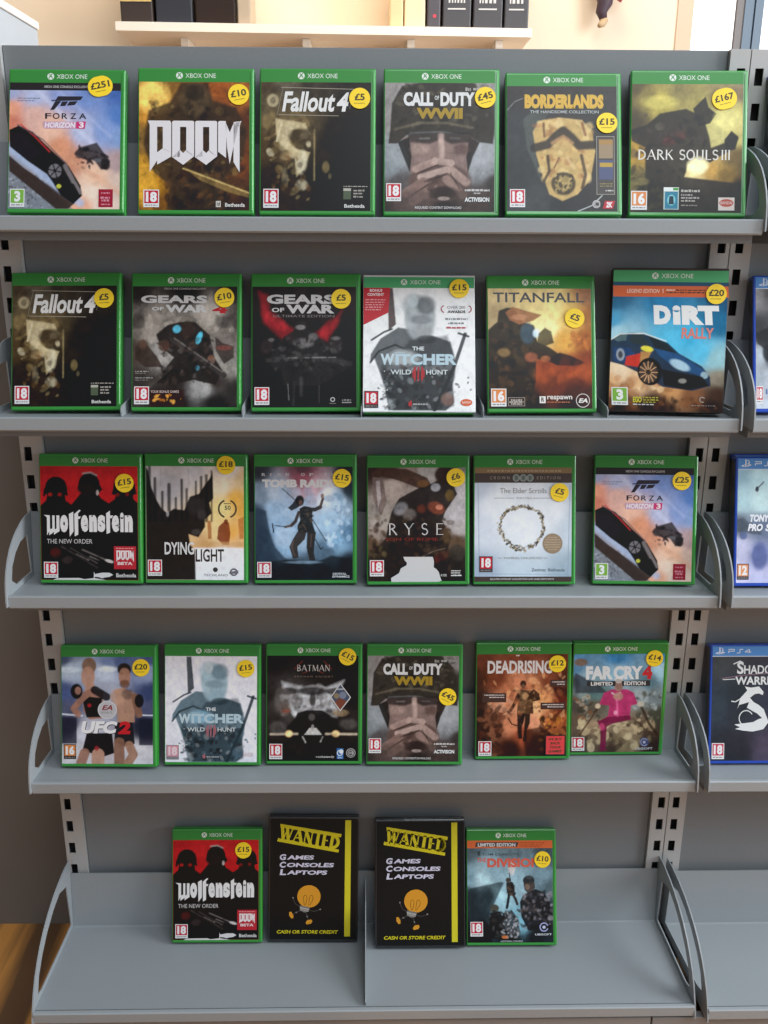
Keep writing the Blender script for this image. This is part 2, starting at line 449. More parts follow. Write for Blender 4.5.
# a small serif stroke alphabet: stems 'S' (thick), hairlines 'H' (thin), arcs as polylines
def arc(cx, cy, rx, ry, a0, a1, n=12):
    return [(cx+rx*math.cos(math.radians(a0+(a1-a0)*i/n)), cy+ry*math.sin(math.radians(a0+(a1-a0)*i/n))) for i in range(n+1)]
SER = {
 'A': (0.8, [('H', [(0.05,0),(0.40,1)]), ('S', [(0.40,1),(0.75,0)]), ('H', [(0.17,0.35),(0.62,0.35)])], [0.05, 0.75], []),
 'B': (0.62, [('S', [(0.12,0),(0.12,1)]), ('S', arc(0.12,0.75,0.36,0.23,90,-90)), ('S', arc(0.12,0.26,0.42,0.24,90,-90))], [0.12], [0.12]),
 'D': (0.75, [('S', [(0.12,0),(0.12,1)]), ('S', arc(0.14,0.5,0.52,0.47,90,-90, 16))], [0.12], [0.12]),
 'E': (0.6, [('S', [(0.12,0),(0.12,1)]), ('H', [(0.12,0.97),(0.55,0.97)]), ('H', [(0.12,0.03),(0.58,0.03)]), ('H', [(0.12,0.52),(0.45,0.52)])], [0.12], [0.12]),
 'I': (0.3, [('S', [(0.15,0),(0.15,1)])], [0.15], [0.15]),
 'K': (0.72, [('S', [(0.12,0),(0.12,1)]), ('H', [(0.12,0.42),(0.62,1)]), ('S', [(0.30,0.58),(0.68,0)])], [0.12, 0.66], [0.12, 0.60]),
 'L': (0.58, [('S', [(0.12,0),(0.12,1)]), ('H', [(0.12,0.03),(0.55,0.03)])], [0.12], [0.12]),
 'M': (0.95, [('H', [(0.10,0),(0.14,1)]), ('S', [(0.14,1),(0.46,0.05)]), ('H', [(0.46,0.05),(0.80,1)]), ('S', [(0.80,1),(0.84,0)])], [0.10, 0.84], [0.12, 0.82]),
 'N': (0.8, [('H', [(0.12,0),(0.12,1)]), ('S', [(0.12,1),(0.68,0)]), ('H', [(0.68,0),(0.68,1)])], [0.12], [0.12, 0.68]),
 'O': (0.8, [('S', arc(0.4,0.5,0.32,0.48,0,360,24))], [], []),
 'R': (0.7, [('S', [(0.12,0),(0.12,1)]), ('S', arc(0.12,0.74,0.38,0.24,90,-90)), ('S', [(0.30,0.5),(0.66,0)])], [0.12, 0.64], [0.12]),
 'S': (0.55, [('S', arc(0.28,0.75,0.20,0.23,30,270,12)+arc(0.28,0.27,0.22,0.25,90,-150,12))], [], []),
 'T': (0.66, [('S', [(0.33,0),(0.33,1)]), ('H', [(0.04,0.97),(0.62,0.97)])], [0.33], []),
 'U': (0.75, [('S', [(0.12,1),(0.12,0.3)]+arc(0.37,0.3,0.25,0.28,180,360,10)+[(0.62,1)])], [], [0.12, 0.62]),
 'W': (1.0, [('S', [(0.05,1),(0.28,0)]), ('H', [(0.28,0),(0.50,0.9)]), ('S', [(0.50,0.9),(0.72,0)]), ('H', [(0.72,0),(0.95,1)])], [], [0.05, 0.50, 0.95]),
 'Y': (0.74, [('S', [(0.36,0),(0.36,0.48)]), ('S', [(0.36,0.48),(0.06,1)]), ('H', [(0.36,0.48),(0.66,1)])], [0.36], [0.06, 0.66]),
 ' ': (0.4, [], [], []),
}

class Sheet:
    """print on paper: a fine grid carries the colour field, lettering and marks lie on it as flat shapes"""
    LIFT = 0.000012
    def __init__(self, quad, rect=(0.0015-0.06775, 0.1300-0.06775, 0.0045, 0.1545), res=0.0009, seed=1, base='#000'):
        self.q = quad; self.rect = rect
        self.nx = max(2, int((rect[1]-rect[0])/res)+1); self.ny = max(2, int((rect[3]-rect[2])/res)+1)
        yy = np.linspace(quad[4], quad[5], self.ny)
        t = (yy-quad[4])/(quad[5]-quad[4])
        xl = quad[0]+(quad[2]-quad[0])*t; xr = quad[1]+(quad[3]-quad[1])*t
        uu = np.linspace(0, 1, self.nx)
        self.X = xl[:, None]+(xr-xl)[:, None]*uu[None, :]
        self.Y = np.repeat(yy[:, None], self.nx, axis=1)
        self.C = np.zeros((self.ny, self.nx, 3)); self.C[:] = lin(base)
        self.rng = np.random.default_rng(seed)
        self.V, self.F, self.K = [], [], []
        self.layer = 1
    # --- painting
    def f(self, pts, power=4.0):
        W = np.zeros_like(self.X); A = np.zeros_like(self.C)
        for x, y, c in pts:
            w = 1.0/(((self.X-x)**2+(self.Y-y)**2)+350.0)**(power/2)
            W += w; A += w[..., None]*np.array(lin(c))
        self.C = A/W[..., None]
        return self
    def _mix(self, m, c, a):
        m = np.clip(m*a, 0, 1)[..., None]
        self.C = self.C*(1-m)+np.array(lin(c))*m
        return self
    def e(self, x, y, rx, ry, c, a=1.0, s=0.4, rot=0.0):
        k = math.radians(rot)
        dx, dy = self.X-x, self.Y-y
        px = (dx*math.cos(k)+dy*math.sin(k))/rx; py = (-dx*math.sin(k)+dy*math.cos(k))/ry
        d = np.sqrt(px*px+py*py)
        s = s*0.6
        return self._mix(np.clip((1-d)/max(s, 1e-3)+0.5, 0, 1), c, a)
    def p(self, pts, c, a=1.0, s=5.0):
        n = len(pts)
        inside = np.zeros(self.X.shape, bool); dist = np.full(self.X.shape, 1e9)
        for i in range(n):
            x0, y0 = pts[i]; x1, y1 = pts[(i+1) % n]
            if y0 != y1:
                cond = ((y0 > self.Y) != (y1 > self.Y)) & (self.X < (x1-x0)*(self.Y-y0)/(y1-y0)+x0)
                inside ^= cond
            dist = np.minimum(dist, self._seg(x0, y0, x1, y1))
        sd = np.where(inside, dist, -dist)
        s = s*0.55
        return self._mix(np.clip(sd/s+0.5, 0, 1), c, a)
    def _seg(self, x0, y0, x1, y1):
        dx, dy = x1-x0, y1-y0
        L = dx*dx+dy*dy+1e-9
        t = np.clip(((self.X-x0)*dx+(self.Y-y0)*dy)/L, 0, 1)
        return np.hypot(self.X-(x0+t*dx), self.Y-(y0+t*dy))
    def l(self, pts, w, c, a=1.0, s=4.0):
        d = np.full(self.X.shape, 1e9)
        for i in range(len(pts)-1):
            d = np.minimum(d, self._seg(*pts[i], *pts[i+1]))
        s = s*0.6
        return self._mix(np.clip((w/2-d)/s+0.5, 0, 1), c, a)
    def n(self, amp=0.25, cells=(9, 22, 45), mask=None):
        cells = tuple(cells)+(90,)
        amp = amp*1.35
        m = np.zeros(self.X.shape)
        for i, c in enumerate(cells):
            m += (vnoise(self.nx, self.ny, c, self.rng)-0.5)*2/(1.4**i)
        m = m/1.6
        self.C = self.C*np.clip(1+amp*m, 0.1, 3)[..., None]
        return self
    def blot(self, box, colors, count, r, a=0.8, s=0.5):
        for _ in range(count):
            x = self.rng.uniform(box[0], box[2]); y = self.rng.uniform(box[1], box[3])
            c = colors[int(self.rng.integers(len(colors)))]
            q = self.rng.uniform(0.5, 1.3)*r
            self.e(x, y, q*self.rng.uniform(0.6, 1.8), q*self.rng.uniform(0.5, 1.1), c, a, s, self.rng.uniform(0, 180))
        return self
    # --- flat printed shapes
    def _mm(self, x, y):
        q = self.q; t = (y-q[4])/(q[5]-q[4])
        xl = q[0]+(q[2]-q[0])*t; xr = q[1]+(q[3]-q[1])*t
        u_ = (x-xl)/(xr-xl)
        R_ = self.rect
        return (R_[0]+(R_[1]-R_[0])*u_, R_[3]-(R_[3]-R_[2])*t)
    def flat(self, pts, faces, c, mm=False, fixed=None):
        b = len(self.V)
        y = -self.LIFT*(3+ (fixed if fixed is not None else self.layer))
        for p in pts:
            a = p if mm else self._mm(*p)
            self.V.append((a[0], y, a[1]))
            self.K.append(lin(c))
        self.F += [tuple(b+i for i in q) for q in faces]
        return self
    def up(self):
        self.layer += 1
        return self
    def R(self, x0, y0, x1, y1, c):
        self.up()
        return self.flat([(x0,y0),(x1,y0),(x1,y1),(x0,y1)], [(0,3,2,1)], c)
    def G(self, pts, c):
        self.up()
        return self.flat(pts, [tuple(range(len(pts)))], c)
    def disc(self, x, y, rad, c, ry=None, n=28):
        self.up()
        ry = ry or rad
        return self.flat([(x+rad*math.cos(2*math.pi*i/n), y+ry*math.sin(2*math.pi*i/n)) for i in range(n)], [tuple(range(n))], c)
    def ring(self, x, y, rad, w, c, a0=0, a1=360, n=28, ry=None):
        self.up()
        ry = ry or rad
        v, fs_ = [], []
        for i in range(n+1):
            t = math.radians(a0+(a1-a0)*i/n)
            v += [(x+(rad-w)*math.cos(t), y+(ry-w)*math.sin(t)), (x+rad*math.cos(t), y+ry*math.sin(t))]
        for i in range(n):
            fs_.append((2*i, 2*i+1, 2*i+3, 2*i+2))
        return self.flat(v, fs_, c)
    def stroke(self, pts, w, c):
        self.up()
        v, fs_ = [], []
        for i in range(len(pts)-1):
            (x0, y0), (x1, y1) = pts[i], pts[i+1]
            L = math.hypot(x1-x0, y1-y0)+1e-9
            nx, ny = -(y1-y0)/L*w/2, (x1-x0)/L*w/2
            ex, ey = (x1-x0)/L*w*0.2, (y1-y0)/L*w*0.2
            b = len(v)
            v += [(x0+nx-ex, y0+ny-ey), (x0-nx-ex, y0-ny-ey), (x1-nx+ex, y1-ny+ey), (x1+nx+ex, y1+ny+ey)]
            fs_.append((b, b+1, b+2, b+3))
        return self.flat(v, fs_, c)
    def T(self, body, x0, y0, x1, y1, c, bold=0.0, shear=0.0, rot=0.0):
        self.up()
        v, fs_ = glyphs(body, bold, shear)
        cx, cy = (x0+x1)/2, (y0+y1)/2
        k = math.radians(rot)
        out = []
        for p in v:
            X = x0+(x1-x0)*p[0]-cx; Y = y1-(y1-y0)*p[1]-cy
            out.append((cx+X*math.cos(k)-Y*math.sin(k), cy+X*math.sin(k)+Y*math.cos(k)))
        return self.flat(out, fs_, c)
    def S(self, body, x0, y0, x1, y1, c, w=0.10, thin=0.035, ser=0.09, rot=0.0, slab=0.035):
        """serif lettering"""
        self.up()
        tot = sum(SER[ch][0] for ch in body)+0.08*(len(body)-1)
        sx, sy = (x1-x0)/tot, (y1-y0)
        cx, cy = (x0+x1)/2, (y0+y1)/2
        k = math.radians(rot)
        def M(px, py):
            X, Y = px-cx, py-cy
            return (cx+X*math.cos(k)-Y*math.sin(k), cy+X*math.sin(k)+Y*math.cos(k))
        x = x0
        for ch in body:
            adv, st, bot, top = SER[ch]
            v, fs_ = [], []
            def bar(a, b, ww):
                ax, ay = x+a[0]*sx, y1-a[1]*sy; bx, by = x+b[0]*sx, y1-b[1]*sy
                L = math.hypot(bx-ax, by-ay)+1e-9
                ww = ww*sy
                nx, ny = -(by-ay)/L*ww/2, (bx-ax)/L*ww/2
                ex, ey = (bx-ax)/L*ww*0.15, (by-ay)/L*ww*0.15
                i = len(v)
                v.extend([M(ax+nx-ex, ay+ny-ey), M(ax-nx-ex, ay-ny-ey), M(bx-nx+ex, by-ny+ey), M(bx+nx+ex, by+ny+ey)])
                fs_.append((i, i+1, i+2, i+3))
            for kind, pl in st:
                for i in range(len(pl)-1):
                    bar(pl[i], pl[i+1], w if kind == 'S' else thin)
            for bx in bot:
                bar((bx-ser*sy/sx, 0.0+slab/2), (bx+ser*sy/sx, 0.0+slab/2), slab)
            for bx in top:
                bar((bx-ser*sy/sx, 1.0-slab/2), (bx+ser*sy/sx, 1.0-slab/2), slab)
            if v:
                self.flat(v, fs_, c)
            x += (adv+0.08)*sx
        return self
    def greek(self, x0, y0, x1, y1, c, seed=1, gap=5):
        """a line of print too small to read in the photograph"""
        self.up()
        rnd = random.Random(seed+int(x0)+int(y0))
        x = x0; v, fs_ = [], []
        while x < x1:
            w = min(rnd.uniform(6, 26), x1-x)
            b = len(v)
            t = rnd.uniform(0, (y1-y0)*0.25)
            v += [(x, y0+t), (x+w, y0+t), (x+w, y1), (x, y1)]
            fs_.append((b, b+3, b+2, b+1)); x += w+gap
        return self.flat(v, fs_, c)
    def badge(self, num, x0, y0, x1, y1, c='#c8202e', strip='#e8e6e6', body='#efeded'):
        h = y1-y0; w = x1-x0
        self.R(x0, y0, x1, y1, strip)
        self.R(x0+w*0.06, y0+h*0.05, x1-w*0.06, y0+h*0.78, c)
        if len(num) == 2:
            self.T(num, x0+w*0.16, y0+h*0.12, x1-w*0.14, y0+h*0.71, body, 0.05)
        else:
            self.T(num, x0+w*0.30, y0+h*0.12, x1-w*0.28, y0+h*0.71, body, 0.05)
        self.greek(x0+w*0.1, y0+h*0.85, x1-w*0.1, y0+h*0.92, '#8a8686')
        return self
    def header(self, green, wide=False, grow=1.0):
        """printed band with the console maker's disc mark and name"""
        R_ = self.rect
        z0, z1 = R_[3], R_[3]+0.0140
        y = 0
        self.flat([(R_[0], z0), (R_[1], z0), (R_[1], z1), (R_[0], z1)], [(0,1,2,3)], green, mm=True, fixed=0)
        w = R_[1]-R_[0]
        cx, cz, rr = R_[0]+w*0.365, z0+0.0075, 0.0040
        n = 24
        white = '#e4ebe2'
        self.flat([(cx+rr*math.cos(2*math.pi*i/n), cz+rr*math.sin(2*math.pi*i/n)) for i in range(n)], [tuple(range(n))], white, mm=True, fixed=1)
        for sx in (-1, 1):
            pts = [(cx+sx*0.0001, cz+0.0018), (cx+sx*0.0014, cz+0.0031), (cx+sx*0.0022, cz+0.0028), (cx+sx*0.0009, cz+0.0010),
                   (cx+sx*0.0026, cz-0.0023), (cx+sx*0.0021, cz-0.0027), (cx+sx*0.0001, cz-0.0003)]
            if sx < 0: pts = pts[::-1]
            self.flat(pts, [tuple(range(len(pts)))], green, mm=True, fixed=2)
        v, fs_ = glyphs('XBOX ONE', 0.0, 0.0)
        tx0, tx1 = R_[0]+w*0.420, R_[0]+w*0.695
        self.flat([(tx0+(tx1-tx0)*p[0], cz-0.0027+0.0054*p[1]) for p in v], fs_, white, mm=True, fixed=1)
        return self
    def mesh(self, name, gain=1.0, rough=0.38):
        R_ = self.rect
        nx, ny = self.nx, self.ny
        xs = np.linspace(R_[0], R_[1], nx); zs_ = np.linspace(R_[3], R_[2], ny)
        V = np.zeros((ny*nx, 3)); V[:, 0] = np.tile(xs, ny); V[:, 2] = np.repeat(zs_, nx); V[:, 1] = -self.LIFT*2
        i = np.arange(nx*ny).reshape(ny, nx)
        Q = np.stack([i[1:, :-1], i[1:, 1:], i[:-1, 1:], i[:-1, :-1]], axis=-1).reshape(-1, 4)
        # the paper backing keeps the sheet a real slip of paper
        verts = V.tolist(); faces = Q.tolist()
        b = len(verts)
        verts += [list(p) for p in self.V]; faces += [[b+k for k in q] for q in self.F]
        C = np.ones((len(verts), 4))
        C[:nx*ny, :3] = self.C.reshape(-1, 3)
        if self.K:
            C[nx*ny:, :3] = np.array(self.K)
        A = C[:nx*ny, :3]
        lum = A.mean(axis=1, keepdims=True)
        A = lum+(A-lum)*1.02                                   # printing inks are a little stronger
        A = np.clip(A, 0, 1)*np.clip((np.maximum(lum, 0.002)/0.20)**0.38, 0.42, 1.12)
        C[:nx*ny, :3] = (A**1.10)*1.22
        C[:, :3] = np.clip((C[:, :3]-0.006)*gain, 0.003, 0.85)
        me = bpy.data.meshes.new(name)
        me.from_pydata(verts, [], faces)
        at = me.color_attributes.new('print', 'FLOAT_COLOR', 'POINT')
        at.data.foreach_set('color', C.astype(np.float32).ravel())
        me.materials.append(print_mat(rough))
        me.update()
        return me

def print_mat(rough):
    nm = 'printed_paper_%02d' % int(rough*100)
    if nm in MATS:
        return MATS[nm]
    m = bpy.data.materials.new(nm); m.use_nodes = True
    n, l = m.node_tree.nodes, m.node_tree.links
    a = n.new('ShaderNodeAttribute'); a.attribute_name = 'print'; a.attribute_type = 'GEOMETRY'
    b = n['Principled BSDF']
    l.new(a.outputs['Color'], b.inputs['Base Color'])
    b.inputs['Roughness'].default_value = rough
    b.inputs['Specular IOR Level'].default_value = 0.32
    MATS[nm] = m
    return m

# ------------------------------------------------------------------ the covers: generic colour compositions with the titles and marks
RED18, OR16, GR3, OR12 = '#c8243a', '#e08a4c', '#7fb348', '#e89a6c'
def q4(x0, x1, y0, y1):
    return (x0, x1, x0, x1, y0, y1)

def cover_racing():
    s = Sheet(q4(55, 695, 112, 835), seed=3)
    s.f([(60,170,'#9aa0bd'),(60,260,'#d99a80'),(60,340,'#c07a66'),(200,190,'#a9afca'),(350,180,'#8894bd'),(500,180,'#7288b8'),(690,160,'#4a69a6'),
         (690,300,'#5678b0'),(690,420,'#7e95bd'),(600,380,'#8094c0'),(480,400,'#a9aec8'),(200,300,'#cba59a'),(300,380,'#d8b09c'),(350,480,'#c98f72'),
         (420,560,'#c08a70'),(560,660,'#d8b49c'),(690,560,'#a58f90'),(690,700,'#c8b2a6'),(540,740,'#dcc6b6'),(600,820,'#d8c2b4'),(480,820,'#d8a488'),
         (300,620,'#8a8288'),(60,600,'#8d8f9c'),(60,820,'#70747c'),(250,820,'#8a8f98')])
    s.l([(200,150),(560,480)], 26, '#c4c8dc', 0.45, 30).l([(330,150),(640,420)], 18, '#aab4d4', 0.4, 26)
    # road
    s.p([(55,560),(55,835),(430,835),(250,700)], '#7c8088', 0.9, 16)
    s.blot((60,640,300,830), ['#a2a8b2','#4c4c50','#8c929c'], 90, 9, 0.5, 0.6)
    s.p([(55,530),(140,600),(440,800),(400,835),(330,835),(60,620)], '#4a3a34', 0.95, 12)
    s.l([(55,480),(200,600),(330,700),(470,800)], 46, '#9fb0cc', 0.75, 40)
    # dark low car seen nose down
    s.p([(55,385),(110,360),(190,395),(300,500),(400,590),(470,700),(480,760),(430,805),(360,760),(280,640),(160,560),(60,480)], '#1b191d', 0.97, 8)
    s.l([(120,352),(200,420),(290,510)], 7, '#c0363a', 0.9, 4).l([(100,355),(250,440),(390,580)], 7, '#5c5660', 0.8, 5)
    s.p([(60,400),(140,400),(240,520),(180,560),(70,480)], '#34303a', 0.7, 14)
    s.l([(380,590),(430,680),(465,740)], 26, '#8e8688', 0.7, 14)
    s.e(322,618,48,50,'#19171a',1,0.2).e(322,618,38,40,'#77757a',1,0.2)
    for k in range(6):
        t = math.radians(60*k+12); s.l([(322,618),(322+38*math.cos(t), 618+40*math.sin(t))], 7, '#2c2a2e', 0.9, 4)
    s.e(322,618,9,9,'#2c2a2e')
    s.e(345,706,14,12,'#b9ba4a',0.9,0.4)
    s.p([(360,700),(430,690),(470,760),(430,808),(390,780)], '#141216', 0.9, 8)
    # buggy behind
    s.p([(430,520),(470,480),(560,455),(600,510),(640,560),(620,610),(585,610),(550,560),(480,550)], '#4a4448', 0.92, 14)
    s.blot((450,480,630,600), ['#26242a','#6e7078','#3a3438'], 26, 12, 0.7, 0.5)
    s.e(612,578,26,34,'#2b272b',0.8,0.5,-20).e(460,520,26,28,'#4b4044',0.7,0.6)
    s.l([(430,570),(560,650),(690,740)], 34, '#c99a80', 0.5, 40)
    s.n(0.07, (30, 60))
    # banner, mark, titles
    s.R(55, 112, 695, 156, '#2a2628').T('XBOX ONE CONSOLE EXCLUSIVE', 250, 128, 505, 142, '#c9c6c6', 0.01)
    s.G([(332,190),(478,190),(462,212),(318,214)], '#2e2a33').G([(296,212),(450,205),(446,214),(292,218)], '#2e2a33')
    s.G([(318,218),(352,218),(334,240),(312,268),(288,270)], '#2e2a33').G([(356,220),(392,219),(374,246),(346,247)], '#2e2a33').G([(400,219),(446,218),(430,240),(384,244)], '#2e2a33')
    s.greek(100, 200, 230, 205, '#7a7f96', 2).greek(100, 214, 200, 219, '#7a7f96', 3)
    s.T('F', 260, 288, 296, 320, '#2e2a33', 0.015).T('O', 304, 287, 344, 321, '#2e2a33', 0.015).T('R', 356, 288, 390, 320, '#2e2a33', 0.015).T('Z', 406, 288, 440, 320, '#2e2a33', 0.015).T('A', 456, 288, 498, 320, '#2e2a33', 0.015)
    s.G([(250,336),(442,336),(440,376),(254,376)], '#cfa0bb').G([(440,336),(496,334),(490,376),(438,376)], '#cf3a78')
    s.T('HORIZON', 258, 340, 436, 372, '#f0e8ee', 0.035, 0.15).T('3', 456, 338, 484, 372, '#f4e8ee', 0.04)
    s.badge('3', 66, 722, 150, 825, GR3)
    s.R(575, 722, 657, 824, '#a01c34')
    s.greek(590, 738, 640, 748, '#d88c9a', 4).greek(586, 764, 640, 776, '#d88c9a', 5).greek(592, 780, 636, 792, '#d88c9a', 6).greek(590, 804, 640, 812, '#d88c9a', 7)
    return s

def doom_letters(s, x0, y0, x1, y1, c):
    """angular block capitals with pointed feet"""
    W = x1-x0; H = y1-y0
    def m(pts): return [(x0+W*a, y0+H*b) for a, b in pts]
    s.up()
    def poly(pts, holes=None):
        s.flat(m(pts), [tuple(range(len(pts)))], c)
    # D
    def box_letter(a, b, foot):
        st = (b-a)*0.36
        poly([(a, .02), (a+.015, 0), (a+st, 0), (a+st, .70 if foot else .60), (a, .72)])
        poly([(b-st, 0), (b-.015, 0), (b, .02), (b, .70), (b-st, .60)])
        poly([(a+st, 0), (b-st, 0), (b-st, .12), (a+st, .12)])
        poly([(a, .71), (a+st, .57), ((a+b)/2, .63), (b-st, .57), (b, .69), ((a+b)/2, .86)])
    # D with a long left foot
    poly([(0, 0), (.02, 0), (.10, 0), (.10, .78), (.02, 1), (.02, .08)])
    poly([(.10, 0), (.235, 0), (.25, .04), (.25, .62), (.16, .55), (.16, .12), (.10, .12)])
    poly([(.10, .62), (.16, .54), (.25, .61), (.25, .70), (.10, .86)])
    box_letter(.26, .495, True)
    box_letter(.505, .74, True)
    # M with a long right foot
    poly([(.75, .02), (.765, 0), (.83, 0), (.84, .10), (.835, .72), (.75, .60)])
    poly([(.83, .02), (.875, .22), (.92, .02), (.99, 0), (.975, .06), (.915, .50), (.875, .84), (.845, .50)])
    poly([(.915, .05), (.985, 0), (1.0, 0), (.98, .08), (.98, 1), (.915, .80)])
    return s

def cover_orange_brown():
    s = Sheet(q4(33, 703, 115, 908), seed=5)
    s.f([(40,130,'#a07030'),(90,200,'#d0a050'),(60,290,'#b98538'),(230,130,'#8a6430'),(560,130,'#a05a28'),(690,180,'#8a4c26'),(690,330,'#6a3a24'),
         (60,640,'#b98a34'),(90,780,'#b88428'),(150,880,'#8a5a20'),(690,640,'#7a4420'),(690,850,'#4a2a1c'),(370,300,'#5a4434'),(300,480,'#5a4438'),
         (450,480,'#54382a'),(330,700,'#6a4a30'),(300,880,'#281a16'),(500,880,'#2c1c18'),(600,760,'#6a4426'),(80,480,'#8a6a3a')])
    s.e(110,200,100,100,'#f0c870',0.85,0.9).e(80,760,60,130,'#c8983c',0.7,0.9).e(640,200,70,110,'#a86a34',0.6,0.9)
    # broad dark mass in the middle, bright glow at its edges
    s.p([(290,120),(450,120),(480,230),(620,270),(690,420),(660,600),(560,700),(560,905),(200,905),(220,760),(110,660),(60,500),(90,290),(220,240)], '#4e3c2c', 0.85, 30)
    s.e(370,230,90,110,'#6a5840',0.6,0.6).e(370,180,60,50,'#3a2e26',0.7,0.7)
    s.blot((110,240,650,700), ['#7a6440','#3a2c24','#8a7448','#5a2c1c','#2c221e'], 90, 22, 0.5, 0.7)
    s.blot((200,560,560,900), ['#2a1c18','#4a3020','#6e4a2a'], 50, 24, 0.55, 0.7)
    s.p([(300,640),(700,790),(700,830),(560,790),(400,720)], '#8a7044', 0.85, 10).l([(300,650),(700,800)], 8, '#c8b078', 0.7, 6)
    s.n(0.22, (18, 40, 70))
    doom_letters(s, 86, 355, 655, 672, '#e4dfe2')
    s.badge('18', 60, 782, 155, 890, RED18)
    s.R(500, 850, 530, 888, '#cfc8c0').T('id', 506, 856, 524, 880, '#4a3a30', 0.02)
    s.T('Bethesda', 556, 862, 676, 886, '#e4dfda', 0.02)
    return s

def cover_sepia():
    s = Sheet(q4(33, 695, 108, 900), seed=7)
    s.f([(40,120,'#5a4a38'),(200,130,'#6a6050'),(80,230,'#6a5c44'),(350,130,'#4c4236'),(600,150,'#3a322c'),(690,400,'#2c2420'),(560,500,'#2a221e'),(690,700,'#261f1c'),
         (450,450,'#332a24'),(450,700,'#2c2420'),(60,500,'#5e4a30'),(60,750,'#3a2c20'),(200,850,'#3c2c1e'),(420,880,'#2e241e'),(150,400,'#7a6848'),(300,400,'#6a5a40')])
    # soft pale metal glints on the left
    s.e(105,220,36,40,'#a89c80',0.75,0.5).e(105,220,18,20,'#5c5242',0.6,0.6)
    s.blot((60,300,330,700), ['#cfc5a8','#8a7852','#3a2c1c'], 40, 26, 0.5, 0.7)
    s.p([(120,330),(300,360),(330,430),(270,400),(200,400),(190,470),(250,520),(330,540),(290,640),(250,690),(235,560),(150,490),(130,460)], '#b8aa88', 0.85, 22)
    s.e(190,440,30,90,'#c8bc9c',0.5,0.9,15).e(280,600,32,70,'#c4bca4',0.75,0.8,5).e(270,440,66,50,'#54442e',0.8,0.6)
    s.e(190,560,40,26,'#a8906a',0.6,0.8,-20).e(280,740,36,34,'#ada48c',0.75,0.8).e(180,700,20,60,'#8a8068',0.6,0.8)
    s.l([(356,400),(356,710)], 10, '#9a8a64', 0.7, 10).e(425,630,22,36,'#8a7a54',0.7,0.8).e(450,685,10,18,'#7e7458',0.6,0.8)
    s.l([(160,350),(130,470)], 12, '#c8bda0', 0.7, 10)
    s.blot((60,560,340,860), ['#7a5a34','#2a1e16','#9a8a66','#4a3420'], 50, 16, 0.45, 0.8)
    s.n(0.25, (14, 30, 60))
    s.stroke([(155,140),(600,150)], 3.5, '#a8a090').stroke([(165,142),(130,310)], 3, '#8c8474').stroke([(140,308),(500,314)], 3.5, '#a8a090').stroke([(600,160),(565,270)], 3, '#7c7468')
    s.T('Fallout', 160, 165, 480, 290, '#e8e6e4', 0.03, 0.22).T('4', 488, 170, 562, 288, '#eceae8', 0.04, 0.22)
    s.badge('18', 50, 765, 142, 882, RED18)
    s.greek(532, 745, 676, 751, '#b4aca4', 1).R(532, 760, 578, 828, '#55604c').R(532,760,578,776,'#b8b4a8').greek(592, 768, 660, 779, '#a49c94', 2).greek(592, 786, 650, 797, '#a49c94', 3).greek(592, 806, 652, 817, '#a49c94', 4)
    s.T('Bethesda', 538, 858, 660, 880, '#e4e0dc', 0.02)
    return s

